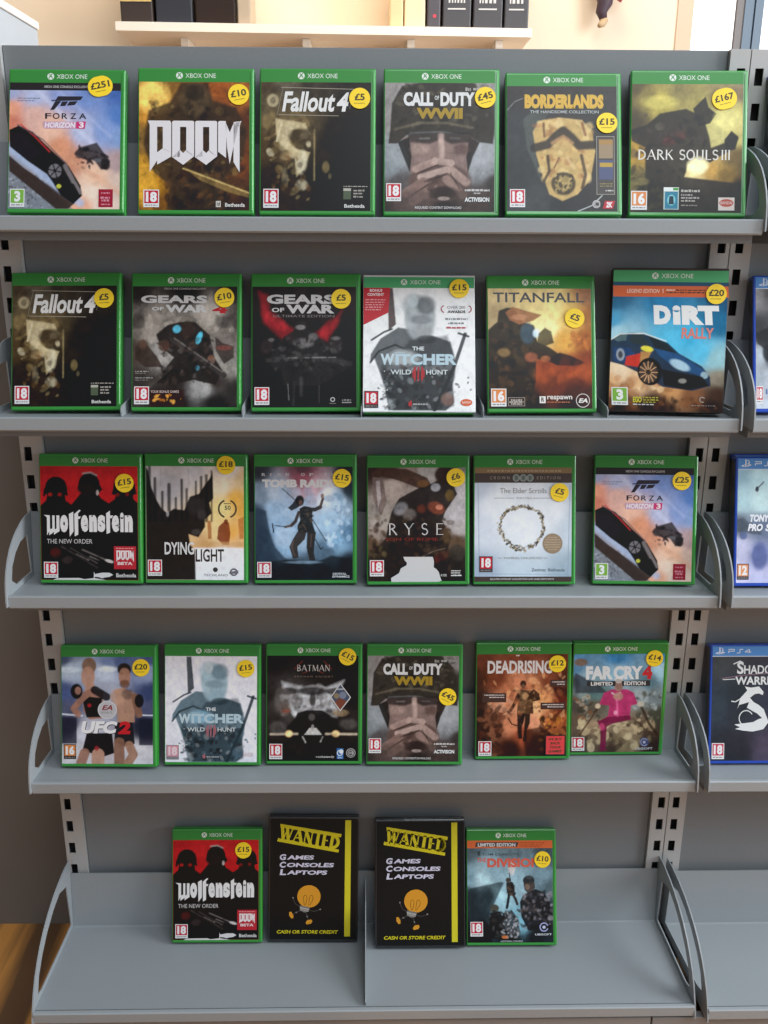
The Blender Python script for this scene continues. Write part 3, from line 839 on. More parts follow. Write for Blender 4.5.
def cover_soldier():
    s = Sheet(q4(28, 690, 100, 905), seed=9)
    s.f([(40,130,'#8a8684'),(40,300,'#8c8886'),(90,560,'#8e9296'),(60,640,'#7e8488'),(110,720,'#5e5858'),(620,560,'#9c9ea2'),(640,640,'#8a8c90'),(690,140,'#8a8684'),(690,300,'#4e4642'),
         (690,720,'#4c4442'),(370,200,'#4e463e'),(370,880,'#3c3230'),(60,880,'#4a403c'),(660,880,'#4a403e')])
    # round dark helmet shape
    s.p([(60,400),(70,230),(130,120),(240,100),(560,100),(650,190),(690,330),(680,480),(600,470),(540,430),(370,400),(180,410),(100,480),(50,480)], '#453d34', 0.96, 14)
    s.blot((80,110,660,390), ['#5e5648','#332c26','#6e6656','#4a4238'], 130, 16, 0.5, 0.7)
    s.l([(90,390),(240,350),(400,350),(560,380)], 16, '#7c7260', 0.6, 16)
    # face and hands reduced to skin coloured masses
    s.p([(130,450),(200,420),(540,420),(590,480),(540,560),(530,680),(470,760),(240,760),(180,660),(170,560)], '#86706a', 0.95, 16)
    s.p([(105,470),(175,440),(190,560),(180,660),(140,560)], '#2c2624', 0.9, 12).p([(540,440),(600,470),(560,560),(530,660),(520,560)], '#2e2624', 0.9, 14)
    s.p([(160,410),(560,410),(540,470),(430,480),(370,450),(300,480),(180,470)], '#2e2624', 0.75, 26)
    s.l([(367,430),(372,560)], 34, '#b49e96', 0.75, 28).e(240,515,56,34,'#a08a82',0.7,0.9).e(490,515,46,34,'#6c544e',0.8,0.9).e(560,470,30,60,'#4c3a36',0.6,0.9)
    s.l([(240,448),(295,446)], 12, '#7c7876', 0.7, 8).l([(425,444),(478,446)], 12, '#6a6664', 0.7, 8)
    s.e(360,720,190,120,'#6c5650',0.95,0.25)
    for (pa, pb, w, c) in (((215,640),(330,590),44,'#a48c84'), ((330,588),(430,600),40,'#ac968e'), ((245,690),(400,640),40,'#b49e96'), ((425,640),(520,720),52,'#a08a82'),
                         ((160,790),(260,720),60,'#8c726a'), ((200,840),(320,760),56,'#947a72'), ((400,700),(500,800),50,'#967e76'), ((300,760),(350,690),34,'#5c4640')):
        s.l([pa, pb], w, c, 0.8, 16)
    for (pa, pb) in (((225,665),(350,612)), ((270,718),(400,672)), ((425,665),(480,760)), ((190,800),(290,735))):
        s.l([pa, pb], 7, '#3c2c28', 0.7, 6)
    s.e(380,790,90,44,'#3c2c2a',0.85,0.6).e(385,822,36,12,'#b4a49c',0.6,0.7)
    s.e(200,850,130,80,'#6a5650',0.7,0.7).e(560,830,120,90,'#5c4a44',0.7,0.7)
    s.n(0.14, (20, 40, 70))
    s.T('CALL', 140, 158, 318, 245, '#e2e2e2', 0.055).T('DUTY', 362, 158, 570, 245, '#e2e2e2', 0.055)
    s.T('OF', 328, 180, 354, 206, '#e2e2e2', 0.02, 0, 0)
    s.T('WWII', 218, 256, 497, 324, '#a88a2c', 0.06)
    s.greek(512, 128, 545, 150, '#a8a4a0', 1, 3).greek(560, 128, 600, 146, '#b0aca8', 5, 3).greek(622, 128, 680, 146, '#a09c98', 6, 3)
    s.badge('18', 38, 728, 128, 840, RED18)
    s.greek(512, 762, 662, 776, '#cac6c4', 3, 4).greek(566, 784, 606, 793, '#b4b0ae', 4, 3)
    s.T('ACTIVISION', 512, 814, 660, 842, '#f0f0f0', 0.035)
    s.T('REQUIRED CONTENT DOWNLOAD', 212, 872, 492, 890, '#dcd8d6', 0.01)
    return s

def cover_yellow_title():
    s = Sheet(q4(42, 712, 125, 882), seed=11)
    s.f([(50,140,'#46403f'),(380,140,'#4a4340'),(700,140,'#4c4644'),(60,400,'#45474a'),(60,700,'#3e4042'),(200,850,'#4a4c4e'),(400,850,'#3c3a3a'),(690,850,'#45403e'),(640,400,'#4a4644')])
    # pale rounded shape with dark discs : a generic abstract mask-like form
    s.p([(140,330),(180,290),(300,290),(210,400),(220,560),(250,700),(170,520)], '#5e645e', 0.7, 20)
    s.p([(200,400),(240,340),(360,315),(500,330),(560,400),(580,520),(550,690),(470,780),(380,820),(300,780),(250,640),(220,540)], '#b59a66', 0.96, 14)
    s.blot((230,340,560,700), ['#cbb684','#9c6c44','#c8ac74','#a88a58'], 60, 26, 0.55, 0.8)
    # dark wavy bands and a notched round patch, abstract
    s.l([(210,500),(290,480),(350,420),(385,395),(430,430),(480,485),(570,480)], 52, '#3e3430', 0.9, 22)
    s.l([(320,470),(385,430),(440,470)], 22, '#a8845c', 0.8, 18)
    s.e(385,715,74,70,'#56462f',0.95,0.3).e(385,715,52,50,'#9c8858',0.9,0.4).blot((330,660,440,770), ['#4c3e30','#b09a68'], 26, 10, 0.8, 0.5)
    s.l([(290,550),(300,640),(268,700)], 18, '#3a2c26', 0.8, 14).l([(495,545),(520,660),(500,740)], 20, '#4a3428', 0.8, 14).l([(360,560),(330,620)], 10, '#6a4838', 0.7, 8)
    s.l([(265,350),(270,430)], 14, '#6a4030', 0.7, 12).l([(500,350),(520,420)], 18, '#80482e', 0.7, 12).l([(410,560),(450,620)], 20, '#c8b284', 0.6, 14)
    s.l([(470,882),(560,845),(620,785)], 5, '#b8bcbc', 0.9, 3).l([(46,270),(90,220),(140,200)], 5, '#8c9090', 0.7, 4)
    s.n(0.12, (22, 50))
    s.T('BORDERLANDS', 150, 174, 632, 262, '#c8a840', 0.065).T('BORDERLANDS', 153, 180, 629, 256, '#d8ac44', 0.055)
    s.T('THE HANDSOME COLLECTION', 184, 272, 602, 290, '#b8bcbc', 0.012)
    s.R(586, 428, 696, 780, '#a8a498').R(589, 431, 693, 777, '#4a4340').R(602, 448, 686, 562, '#9a8468').R(602, 448, 686, 478, '#a8824a').R(602, 572, 686, 690, '#4e5578').R(606, 588, 684, 614, '#b8983c')
    s.greek(606, 712, 684, 718, '#9a8c58', 2).greek(606, 726, 684, 732, '#9a8c58', 3).greek(640, 752, 688, 760, '#d0ccc6', 4)
    s.badge('18', 60, 750, 152, 858, RED18)
    s.ring(584, 838, 24, 5, '#c4c0be').R(572, 822, 606, 854, '#b8b4b2').R(578, 828, 600, 848, '#4a4442')
    s.G([(636,818),(698,818),(684,865),(622,865)], '#b82a34').T('2K', 642, 824, 682, 858, '#f0e4e4', 0.05, 0.2)
    return s

def cover_dark_fantasy():
    s = Sheet(q4(25, 712, 108, 900), seed=13)
    s.f([(40,130,'#6a5c3c'),(200,220,'#a89a52'),(120,190,'#8c7e48'),(330,160,'#8c8050'),(420,230,'#9c9056'),(600,130,'#94845c'),(690,160,'#8a7a5e'),(650,280,'#b8ae6c'),
         (600,350,'#c4bc7c'),(560,430,'#b4ac74'),(690,420,'#b8ac70'),(690,560,'#7a6438'),(440,620,'#e0d09a'),(520,640,'#b08c48'),(620,680,'#8c7034'),(50,520,'#a8883c'),(40,340,'#5c5038'),
         (60,720,'#7a6c44'),(150,850,'#2e2a24'),(400,850,'#2a2624'),(690,850,'#2c2622'),(690,760,'#332a26')])
    s.p([(20,390),(120,360),(200,290),(360,260),(470,310),(510,440),(520,500),(600,470),(640,400),(690,440),(660,510),(560,560),(520,590),(380,600),(360,680),(700,720),(712,900),(25,900),(25,820),(120,680),(110,500),(30,460)], '#3a322e', 0.93, 18)
    s.p([(405,260),(480,185),(500,250),(550,290),(510,350),(440,370)], '#332e2c', 0.92, 12)
    s.p([(600,450),(645,395),(688,430),(670,510),(610,515)], '#3a3430', 0.92, 10)
    s.e(300,440,70,36,'#6a3a30',0.75,0.8,-20).e(250,460,36,20,'#8a3c34',0.6,0.8,-30).e(200,370,30,24,'#6e6a58',0.5,0.8)
    s.e(440,610,60,50,'#fbf0c0',0.95,0.9).e(620,320,80,60,'#d8d08c',0.6,0.9).e(200,220,110,40,'#c8bc6a',0.6,0.9)
    s.blot((40,300,500,560), ['#4a3c38','#2a2422','#5a4a44'], 50, 22, 0.5, 0.8).blot((30,620,360,880), ['#241f1c','#3c362e','#55502f'], 50, 22, 0.5, 0.8)
    s.e(90,710,50,24,'#8c8050',0.6,0.8)
    s.n(0.14, (20, 45))
    s.S('DARK SOULS', 68, 514, 566, 574, '#ece8e0', 0.14, 0.06, 0.10).S('III', 582, 514, 640, 574, '#ece8e0', 0.13, 0.05, 0.10)
    s.badge('16', 30, 768, 130, 885, OR16)
    s.R(232, 745, 326, 882, '#b8c8c4').R(232, 745, 326, 768, '#e8ecea').R(290, 748, 324, 764, '#4a9a44').R(240, 772, 320, 878, '#2c7c98').disc(280, 824, 26, '#7cc4d0', 34).G([(268,800),(292,800),(296,850),(264,850)], '#16323e')
    s.greek(340, 758, 458, 774, '#b4b0a8', 1).greek(340, 786, 410, 797, '#a8a49c', 2).greek(340, 804, 452, 815, '#a8a49c', 3).greek(340, 822, 430, 833, '#a8a49c', 4).greek(340, 852, 440, 860, '#88847c', 5)
    s.R(570, 806, 670, 886, '#e8dcd4').disc(620, 840, 44, '#c8584c', 24).T('BANDAI', 584, 830, 656, 848, '#e8dcd4', 0.01)
    return s

def cover_battle_four():
    s = Sheet(q4(45, 690, 120, 868), seed=15)
    s.f([(60,140,'#38302e'),(370,140,'#2e2826'),(680,140,'#38302e'),(60,320,'#6a625e'),(120,370,'#948c84'),(220,330,'#8c847c'),(540,300,'#a8a098'),(620,370,'#7e7670'),(680,330,'#5c5450'),
         (60,520,'#5a4c44'),(230,540,'#9a9692'),(620,620,'#8e8a84'),(60,700,'#4a423e'),(300,700,'#3e3430'),(560,700,'#4a403c'),(480,730,'#9c9a98'),(680,780,'#3e3836'),(300,850,'#2a201e'),(560,850,'#2c2624')])
    s.blot((50,270,690,460), ['#b0a89e','#5c544e','#7c746c'], 40, 26, 0.4, 0.9)
    # large and small dark figures reduced to masses
    s.p([(190,420),(260,360),(340,340),(430,340),(520,420),(550,560),(600,640),(560,730),(420,700),(330,720),(180,720),(300,560),(220,500)], '#352c2a', 0.95, 14)
    s.e(385,390,44,56,'#4c3c34',0.9,0.4).e(318,385,26,24,'#5cb0c8',0.9,0.6,-30).e(455,440,18,40,'#5cbcd4',0.9,0.6,20).e(350,490,16,20,'#4c8494',0.7,0.7).e(445,625,14,16,'#4c8ca0',0.7,0.7)
    s.e(240,490,36,34,'#6a4c40',0.9,0.5).e(530,575,24,30,'#8a6452',0.8,0.6)
    s.l([(290,450),(420,530),(610,670)], 34, '#4c4644', 0.95, 14).l([(300,440),(600,650)], 8, '#847c78', 0.7, 6).l([(150,740),(280,620)], 24, '#5c544e', 0.8, 12)
    s.p([(60,500),(110,450),(150,500),(200,560),(230,620),(120,620),(60,570)], '#4c3c34', 0.9, 14).e(110,480,26,30,'#6a5044',0.8,0.6).e(80,340,40,50,'#4c4440',0.7,0.7)
    s.p([(555,430),(600,470),(670,490),(670,560),(610,600),(560,520)], '#4a3c38', 0.85, 12).e(610,500,50,16,'#8c5048',0.7,0.7).e(600,340,50,40,'#4c4642',0.6,0.8)
    s.blot((200,440,560,720), ['#241e1e','#5a4a42','#3c3430','#6c6462'], 70, 15, 0.5, 0.7)
    s.p([(150,760),(360,760),(370,866),(150,866)], '#4a1f1c', 0.8, 26).blot((180,790,350,840), ['#b0702c','#d09848','#5c2c1c'], 26, 9, 0.8, 0.6)
    s.n(0.2, (20, 45, 70))
    s.T('XBOX ONE CONSOLE EXCLUSIVE', 238, 128, 496, 140, '#b8b4b2', 0.01)
    s.T('GEARS', 95, 176, 505, 224, '#cfcdcd', 0.045).T('OF', 163, 248, 236, 270, '#cfcdcd', 0.03).T('WAR', 246, 234, 508, 282, '#cfcdcd', 0.05)
    s.T('4', 536, 240, 630, 286, '#b82630', 0.06)
    s.greek(62, 644, 146, 650, '#a8a4a0', 1).greek(62, 656, 126, 661, '#8c8884', 2).greek(62, 684, 170, 690, '#a8a4a0', 3).greek(62, 698, 140, 703, '#8c8884', 4)
    s.badge('18', 56, 740, 148, 850, RED18)
    s.T('YOUR BONUS GAMES', 158, 764, 332, 780, '#c8b4ae', 0.015)
    return s

def cover_red_v():
    s = Sheet(q4(42, 688, 112, 878), seed=17)
    s.f([(60,150,'#38262a'),(370,150,'#3a2a2c'),(680,150,'#3c2c2e'),(60,400,'#2e1e20'),(680,400,'#2e2224'),(370,600,'#262222'),(60,850,'#221a1a'),(680,850,'#241c1c'),(370,850,'#242020')])
    s.p([(80,140),(140,170),(150,290),(300,380),(290,450),(230,450),(110,340)], '#9c2630', 0.9, 50).p([(600,260),(570,330),(510,460),(450,430),(440,400),(530,340)], '#9c2630', 0.9, 50)
    s.e(180,330,90,40,'#b83038',0.6,0.9,35).e(520,370,80,36,'#b02c34',0.6,0.9,-45)
    s.p([(240,430),(300,390),(310,340),(340,320),(375,340),(385,380),(440,420),(510,480),(520,560),(600,560),(660,620),(560,680),(460,740),(240,740),(220,640),(140,610),(150,560),(180,490)], '#393637', 0.9, 22)
    s.e(340,370,30,16,'#9a9494',0.6,0.8).e(360,470,60,30,'#8c8888',0.6,0.9).l([(140,580),(400,555),(650,600)], 30, '#4c4a4a', 0.85, 18).l([(250,565),(560,560)], 7, '#8c8a8a', 0.7, 6)
    s.e(420,430,30,24,'#7c7878',0.6,0.8).e(130,490,40,50,'#4a4242',0.6,0.8).e(560,480,44,56,'#4a4444',0.6,0.8).e(560,440,30,12,'#8a8686',0.5,0.8).e(160,450,20,12,'#8a8686',0.5,0.8)
    s.blot((150,440,600,640), ['#1e1a1a','#5e5c5c','#2c2828'], 70, 15, 0.5, 0.7)
    s.l([(262,730),(268,830)], 6, '#8c8a8a', 0.6, 5).l([(345,690),(345,800)], 22, '#5e5e5e', 0.5, 18).l([(300,720),(296,860)], 20, '#4e4e4e', 0.5, 16).l([(455,740),(455,850)], 5, '#6a6868', 0.5, 5)
    s.n(0.22, (16, 36, 70))
    s.T('GEARS', 132, 162, 556, 222, '#cfcdcd', 0.045).T('OF', 163, 246, 240, 274, '#cfcdcd', 0.03).T('WAR', 252, 226, 553, 282, '#cfcdcd', 0.05)
    s.T('ULTIMATE EDITION', 172, 291, 552, 307, '#7c7474', 0.01)
    s.badge('18', 55, 750, 147, 862, RED18)
    s.ring(540, 828, 15, 6, '#c8c4c4').greek(520, 850, 560, 855, '#8a8686', 3, 2).greek(598, 826, 654, 836, '#a8a4a4', 5).greek(598, 842, 656, 850, '#c0bcbc', 6, 1)
    return s

def cover_white_fantasy(cold=False):
    if cold:
        s = Sheet(q4(38, 697, 115, 890), seed=19)
        D, Mi, Li, Br, W = '#33454f', '#5f7682', '#9ab0ba', '#3c4650', '#d4d4dc'
        dy = 0
    else:
        s = Sheet(q4(45, 728, 118, 895), rect=(-0.0685, 0.0685, 0.0012, 0.1570), seed=19)
        D, Mi, Li, Br, W = '#2e3236', '#5d6266', '#9ba1a4', '#4a2f2e', '#d9dadb'
    s.f([(50,130,W),(400,130,W),(700,130,W),(50,500,W),(700,500,W),(60,880,W),(700,880,W)])
    # a plain grey cloaked mass standing in for the picture, with two dark diagonals
    s.p([(190,118),(225,118),(245,350),(200,390)], Br, 0.9, 12).l([(95,450),(170,400),(220,380)], 12, D, 0.9, 7)
    s.p([(85,600),(90,540),(150,440),(260,370),(330,380),(470,420),(580,460),(605,560),(610,640),(590,740),(600,840),(550,890),(200,890),(180,760),(140,640),(110,560)], Mi, 0.95, 16)
    s.e(392,310,96,140,Li,0.92,0.35).e(350,230,66,76,Li,0.7,0.7).e(430,230,60,60,Mi,0.75,0.7).e(350,200,30,40,'#bcc6ca',0.7,0.8)
    s.e(410,400,60,56,'#8f9294' if not cold else '#8aa2ae',0.7,0.8).e(400,320,70,30,Mi,0.55,0.9).e(430,445,60,26,D,0.7,0.7)
    s.p([(330,450),(560,420),(600,540),(520,560),(380,560),(280,520)], D, 0.6, 34)
    s.l([(90,590),(140,520),(240,480),(330,520)], 12, D, 0.85, 8).e(290,560,90,50,'#a9aeaf' if not cold else '#8ab0c4',0.7,0.8)
    s.p([(150,640),(590,640),(600,860),(540,890),(230,890),(180,740)], D, 0.75, 26)
    s.blot((150,600,590,880), [Br, D, Mi, '#22262a', '#8d9396'], 130, 16, 0.5, 0.7)
    s.l([(670,410),(600,620),(480,890)], 22, D, 0.9, 10).l([(630,405),(690,425)], 14, D, 0.9, 6)
    s.blot((90,640,200,860), [W, D], 16, 6, 0.8, 0.4).blot((600,660,715,800), [Mi], 8, 8, 0.8, 0.4)
    s.e(560,820,40,40,'#8a6a60' if not cold else '#5c7280',0.7,0.7)
    s.n(0.10, (20, 45))
    x = -16 if cold else 0
    s.T('THE', 345+x, 490, 418+x, 515, '#d8e0e4', 0.03)
    s.T('W', 150+x, 536, 236+x, 606, '#c2d6e0', 0.05).T('ITCHER', 242+x, 536, 618+x, 606, '#b8d0dc', 0.045)
    s.stroke([(236+x, 530), (300+x, 530)], 4, '#b8d0dc')
    s.T('WILD', 212+x, 636, 338+x, 666, '#cfd8dc', 0.02).T('HUNT', 430+x, 636, 562+x, 666, '#cfd8dc', 0.02)
    rd = '#b02a30' if not cold else '#a86a74'
    for k, (a, b) in enumerate(((356, 366), (378, 386), (400, 410))):
        s.G([(a+x, 620), (b+2+x, 616), (b+x, 690), ((a+b)/2+x, 716), (a-2+x, 690)], rd)
    s.G([(346+x,640),(354+x,630),(352+x,690),(346+x,680)], rd).G([(412+x,630),(420+x,640),(420+x,680),(412+x,690)], rd)
    s.G([(320+x,842),(340+x,826),(344+x,862),(324+x,864)], rd).greek(350+x, 846, 440+x, 856, '#a8a8a8', 1, 3)
    if not cold:
        s.G([(45,118),(208,118),(198,276),(45,355)], '#c02430')
        s.T('BONUS', 82, 126, 160, 144, '#f0e0e0', 0.035).T('CONTENT', 68, 152, 170, 170, '#f0e0e0', 0.035)
        for i, yy in enumerate((190, 206, 222, 238, 254)):
            s.greek(56, yy, 180-6*i, yy+8, '#e09a9e', i)
        s.ring(545, 252, 24, 6, '#a83440', 100, 260).ring(688, 252, 24, 6, '#a83440', -80, 80)
        s.T('OVER 200', 560, 232, 672, 250, '#77797c', 0.0).T('AWARDS', 562, 260, 672, 278, '#3c3c40', 0.035)
        s.greek(548, 308, 686, 320, '#8a8c90', 3).greek(566, 336, 662, 348, '#8a8c90', 4).greek(556, 364, 678, 376, '#b8505c', 5)
        s.badge('18', 52, 770, 138, 876, RED18, strip='#2c2a2a')
        s.disc(675, 840, 36, '#d8643c', 22).T('BANDAI', 650, 832, 700, 846, '#f0e0d8', 0.01)
    else:
        s.badge('18', 46, 765, 136, 872, '#dc98a8', strip='#8a8488', body='#ecd4da')
        s.T('BANDAI', 600, 818, 670, 850, '#dcc0ca', 0.01)
    return s

def cover_dusk_orange():
    s = Sheet(q4(42, 692, 120, 870), seed=21)
    s.f([(60,140,'#c8b488'),(370,140,'#d8c48c'),(680,140,'#9c7050'),(450,260,'#e0d090'),(420,370,'#e8dca4'),(560,300,'#d0b060'),(680,300,'#a4703c'),(520,440,'#c89a4c'),(660,440,'#a4642c'),
         (60,300,'#a89470'),(420,620,'#a04c28'),(560,620,'#9c4826'),(680,560,'#8c4424'),(450,720,'#7e3c24'),(600,760,'#5c3024'),(560,850,'#3a2420'),(60,600,'#5c4430'),(60,720,'#6a4430'),(60,850,'#4a3028'),(300,850,'#34221e')])
    s.p([(42,380),(100,330),(110,260),(160,240),(200,240),(260,330),(330,350),(350,450),(430,490),(500,540),(480,600),(400,570),(340,560),(340,700),(290,870),(42,870)], '#3a3028', 0.93, 16)
    s.blot((50,350,330,850), ['#221e1c','#5c4a34','#4a3c2c','#2e3034','#6a4c34'], 120, 22, 0.5, 0.7)
    s.p([(150,270),(200,235),(300,265),(380,285),(330,320),(240,345),(180,320)], '#9c6a48', 0.9, 12).e(240,300,50,18,'#c09070',0.5,0.8)
    s.e(290,400,46,66,'#4c6474',0.8,0.6).e(345,400,22,26,'#cfe4ec',0.85,0.9)
    s.p([(360,400),(400,365),(440,390),(455,460),(400,480),(350,450)], '#4c4028', 0.85, 14).p([(420,560),(490,520),(560,540),(655,585),(600,605),(470,600)], '#3c2620', 0.9, 12)
    s.e(310,550,40,30,'#a8664a',0.7,0.8).e(140,520,40,26,'#a88a5c',0.6,0.8).e(400,560,30,20,'#b8744c',0.6,0.8)
    s.blot((360,600,680,740), ['#b85c30','#7e3820'], 24, 40, 0.35, 0.9).blot((520,400,690,480), ['#c88040','#8c5030'], 16, 22, 0.4, 0.9)
    s.n(0.12, (18, 40))
    s.T('TITANFALL', 75, 145, 650, 207, '#55565c', 0.015)
    s.badge('16', 56, 745, 152, 856, OR16)
    s.R(162, 800, 268, 854, '#a89c94').R(165, 803, 265, 851, '#3a2822').greek(180, 812, 250, 820, '#c8beb4', 1, 3).greek(170, 824, 258, 832, '#c8beb4', 2, 3).greek(180, 836, 250, 844, '#c8beb4', 3, 3)
    s.R(360, 793, 398, 836, '#e8e4e0').T('R', 370, 800, 390, 828, '#4a3028', 0.03).T('respawn', 408, 790, 565, 822, '#e4dcd6', 0.02).greek(406, 826, 552, 832, '#c87850', 4)
    s.ring(632, 820, 44, 5, '#d4ccc6').T('EA', 604, 806, 662, 834, '#e8e2dc', 0.04, 0.25)
    return s

def cover_rally():
    # slanted view of a larger card sleeve: layout quad follows its printed edges
    s = Sheet((88, 728, 45, 655, 106, 842), rect=(-0.0690, 0.0690, 0.0008, 0.1590), seed=23)
    s.f([(90,200,'#2c6c90'),(370,210,'#2a7ca8'),(700,210,'#1e648c'),(80,330,'#4c94b8'),(400,440,'#58b0d0'),(650,330,'#1e7098'),(560,500,'#5cb4d4'),(500,420,'#48a8cc'),(100,390,'#9cc0cc'),(640,540,'#90b8c0'),
         (120,600,'#d8c4a8'),(60,680,'#c8a47c'),(200,660,'#d0b08c'),(400,700,'#b88a5c'),(100,760,'#7c4c30'),(500,740,'#8c6040'),(650,650,'#8c8474'),(640,740,'#5c4030'),(300,820,'#3c2018'),(600,820,'#442a20'),(100,820,'#3c221a')])
    s.blot((60,640,420,740), ['#e4cca4','#b07c50','#94623c'], 40, 22, 0.45, 0.8).blot((60,760,640,835), ['#2c1812','#6c4028','#8c5c38'], 50, 18, 0.5, 0.8)
    # rally car, nose down to the right
    s.p([(58,440),(120,400),(190,395),(250,400),(380,450),(440,510),(560,580),(600,640),(600,690),(500,720),(340,700),(250,640),(130,580),(56,560)], '#26405c', 0.96, 7)
    s.p([(165,440),(190,402),(240,404),(290,470),(200,460)], '#3c4c50', 0.9, 5).p([(270,405),(370,450),(420,510),(310,480)], '#2c3a40', 0.95, 5).p([(80,430),(120,402),(160,404),(150,440),(100,445)], '#5c7478', 0.9, 5)
    s.p([(300,480),(430,510),(570,600),(560,640),(400,580),(330,520)], '#2e5c8c', 0.9, 8).e(440,575,56,26,'#a8c4d0',0.85,0.6,25).e(570,630,20,20,'#9cb4bc',0.8,0.6)
    s.p([(80,480),(170,480),(200,520),(160,570),(80,560)], '#2c5080', 0.9, 10).p([(150,530),(230,510),(220,590),(140,580)], '#c23c2c', 0.95, 10).p([(230,500),(290,500),(250,580),(220,600)], '#b88a4c', 0.8, 10).e(265,485,34,16,'#d8d048',0.9,0.5,10)
    s.p([(340,600),(560,640),(590,690),(480,715),(350,690)], '#1e2024', 0.9, 10).e(450,665,22,14,'#9c9c94',0.7,0.7)
    s.e(275,615,66,78,'#1a1416',1,0.12).e(268,618,50,62,'#5c4c44',0.95,0.15)
    for k in range(12):
        t = math.radians(30*k); s.l([(268,618),(268+48*math.cos(t), 618+60*math.sin(t))], 5, '#c8a078', 0.9, 3)
    s.e(268,618,14,16,'#2c2424',0.9,0.4).e(118,520,24,36,'#8c949c',0.9,0.3).e(118,520,12,20,'#3c3c44',0.8,0.4)
    s.l([(60,440),(120,402),(250,398),(370,440)], 6, '#d8dcd8', 0.8, 4)
    s.n(0.08, (20, 45))
    s.R(88, 106, 730, 128, '#26506c').R(86, 128, 726, 190, '#d8683c')
    s.T('LEGEND EDITION', 162, 146, 345, 168, '#f0d4c4', 0.015, 0.2).T('|', 362, 144, 366, 168, '#f0d4c4').T('BONUS', 384, 146, 430, 156, '#f4e0d4', 0.03)
    s.greek(436, 147, 600, 155, '#5c3c30', 1).greek(384, 160, 610, 168, '#5c3c30', 2)
    s.T('D', 308, 237, 402, 346, '#eef0f0', 0.08).T('i', 412, 237, 456, 346, '#eef0f0', 0.09).T('RT', 462, 237, 668, 346, '#eef0f0', 0.075)
    s.T('RALLY', 455, 362, 636, 424, '#dc8478', 0.03, 0.12)
    s.badge('3', 64, 706, 152, 808, GR3)
    s.T('EGO', 178, 758, 226, 792, '#c8c03c', 0.05, 0.1).greek(234, 758, 316, 766, '#a8a43c', 1).greek(234, 772, 316, 780, '#a8a43c', 2).greek(234, 785, 300, 792, '#a8a43c', 3).greek(178, 799, 290, 806, '#c8c4c0', 4)
    s.ring(552, 770, 17, 6, '#a89c94', 60, 330).greek(490, 801, 620, 806, '#9c8c84', 5)
    return s

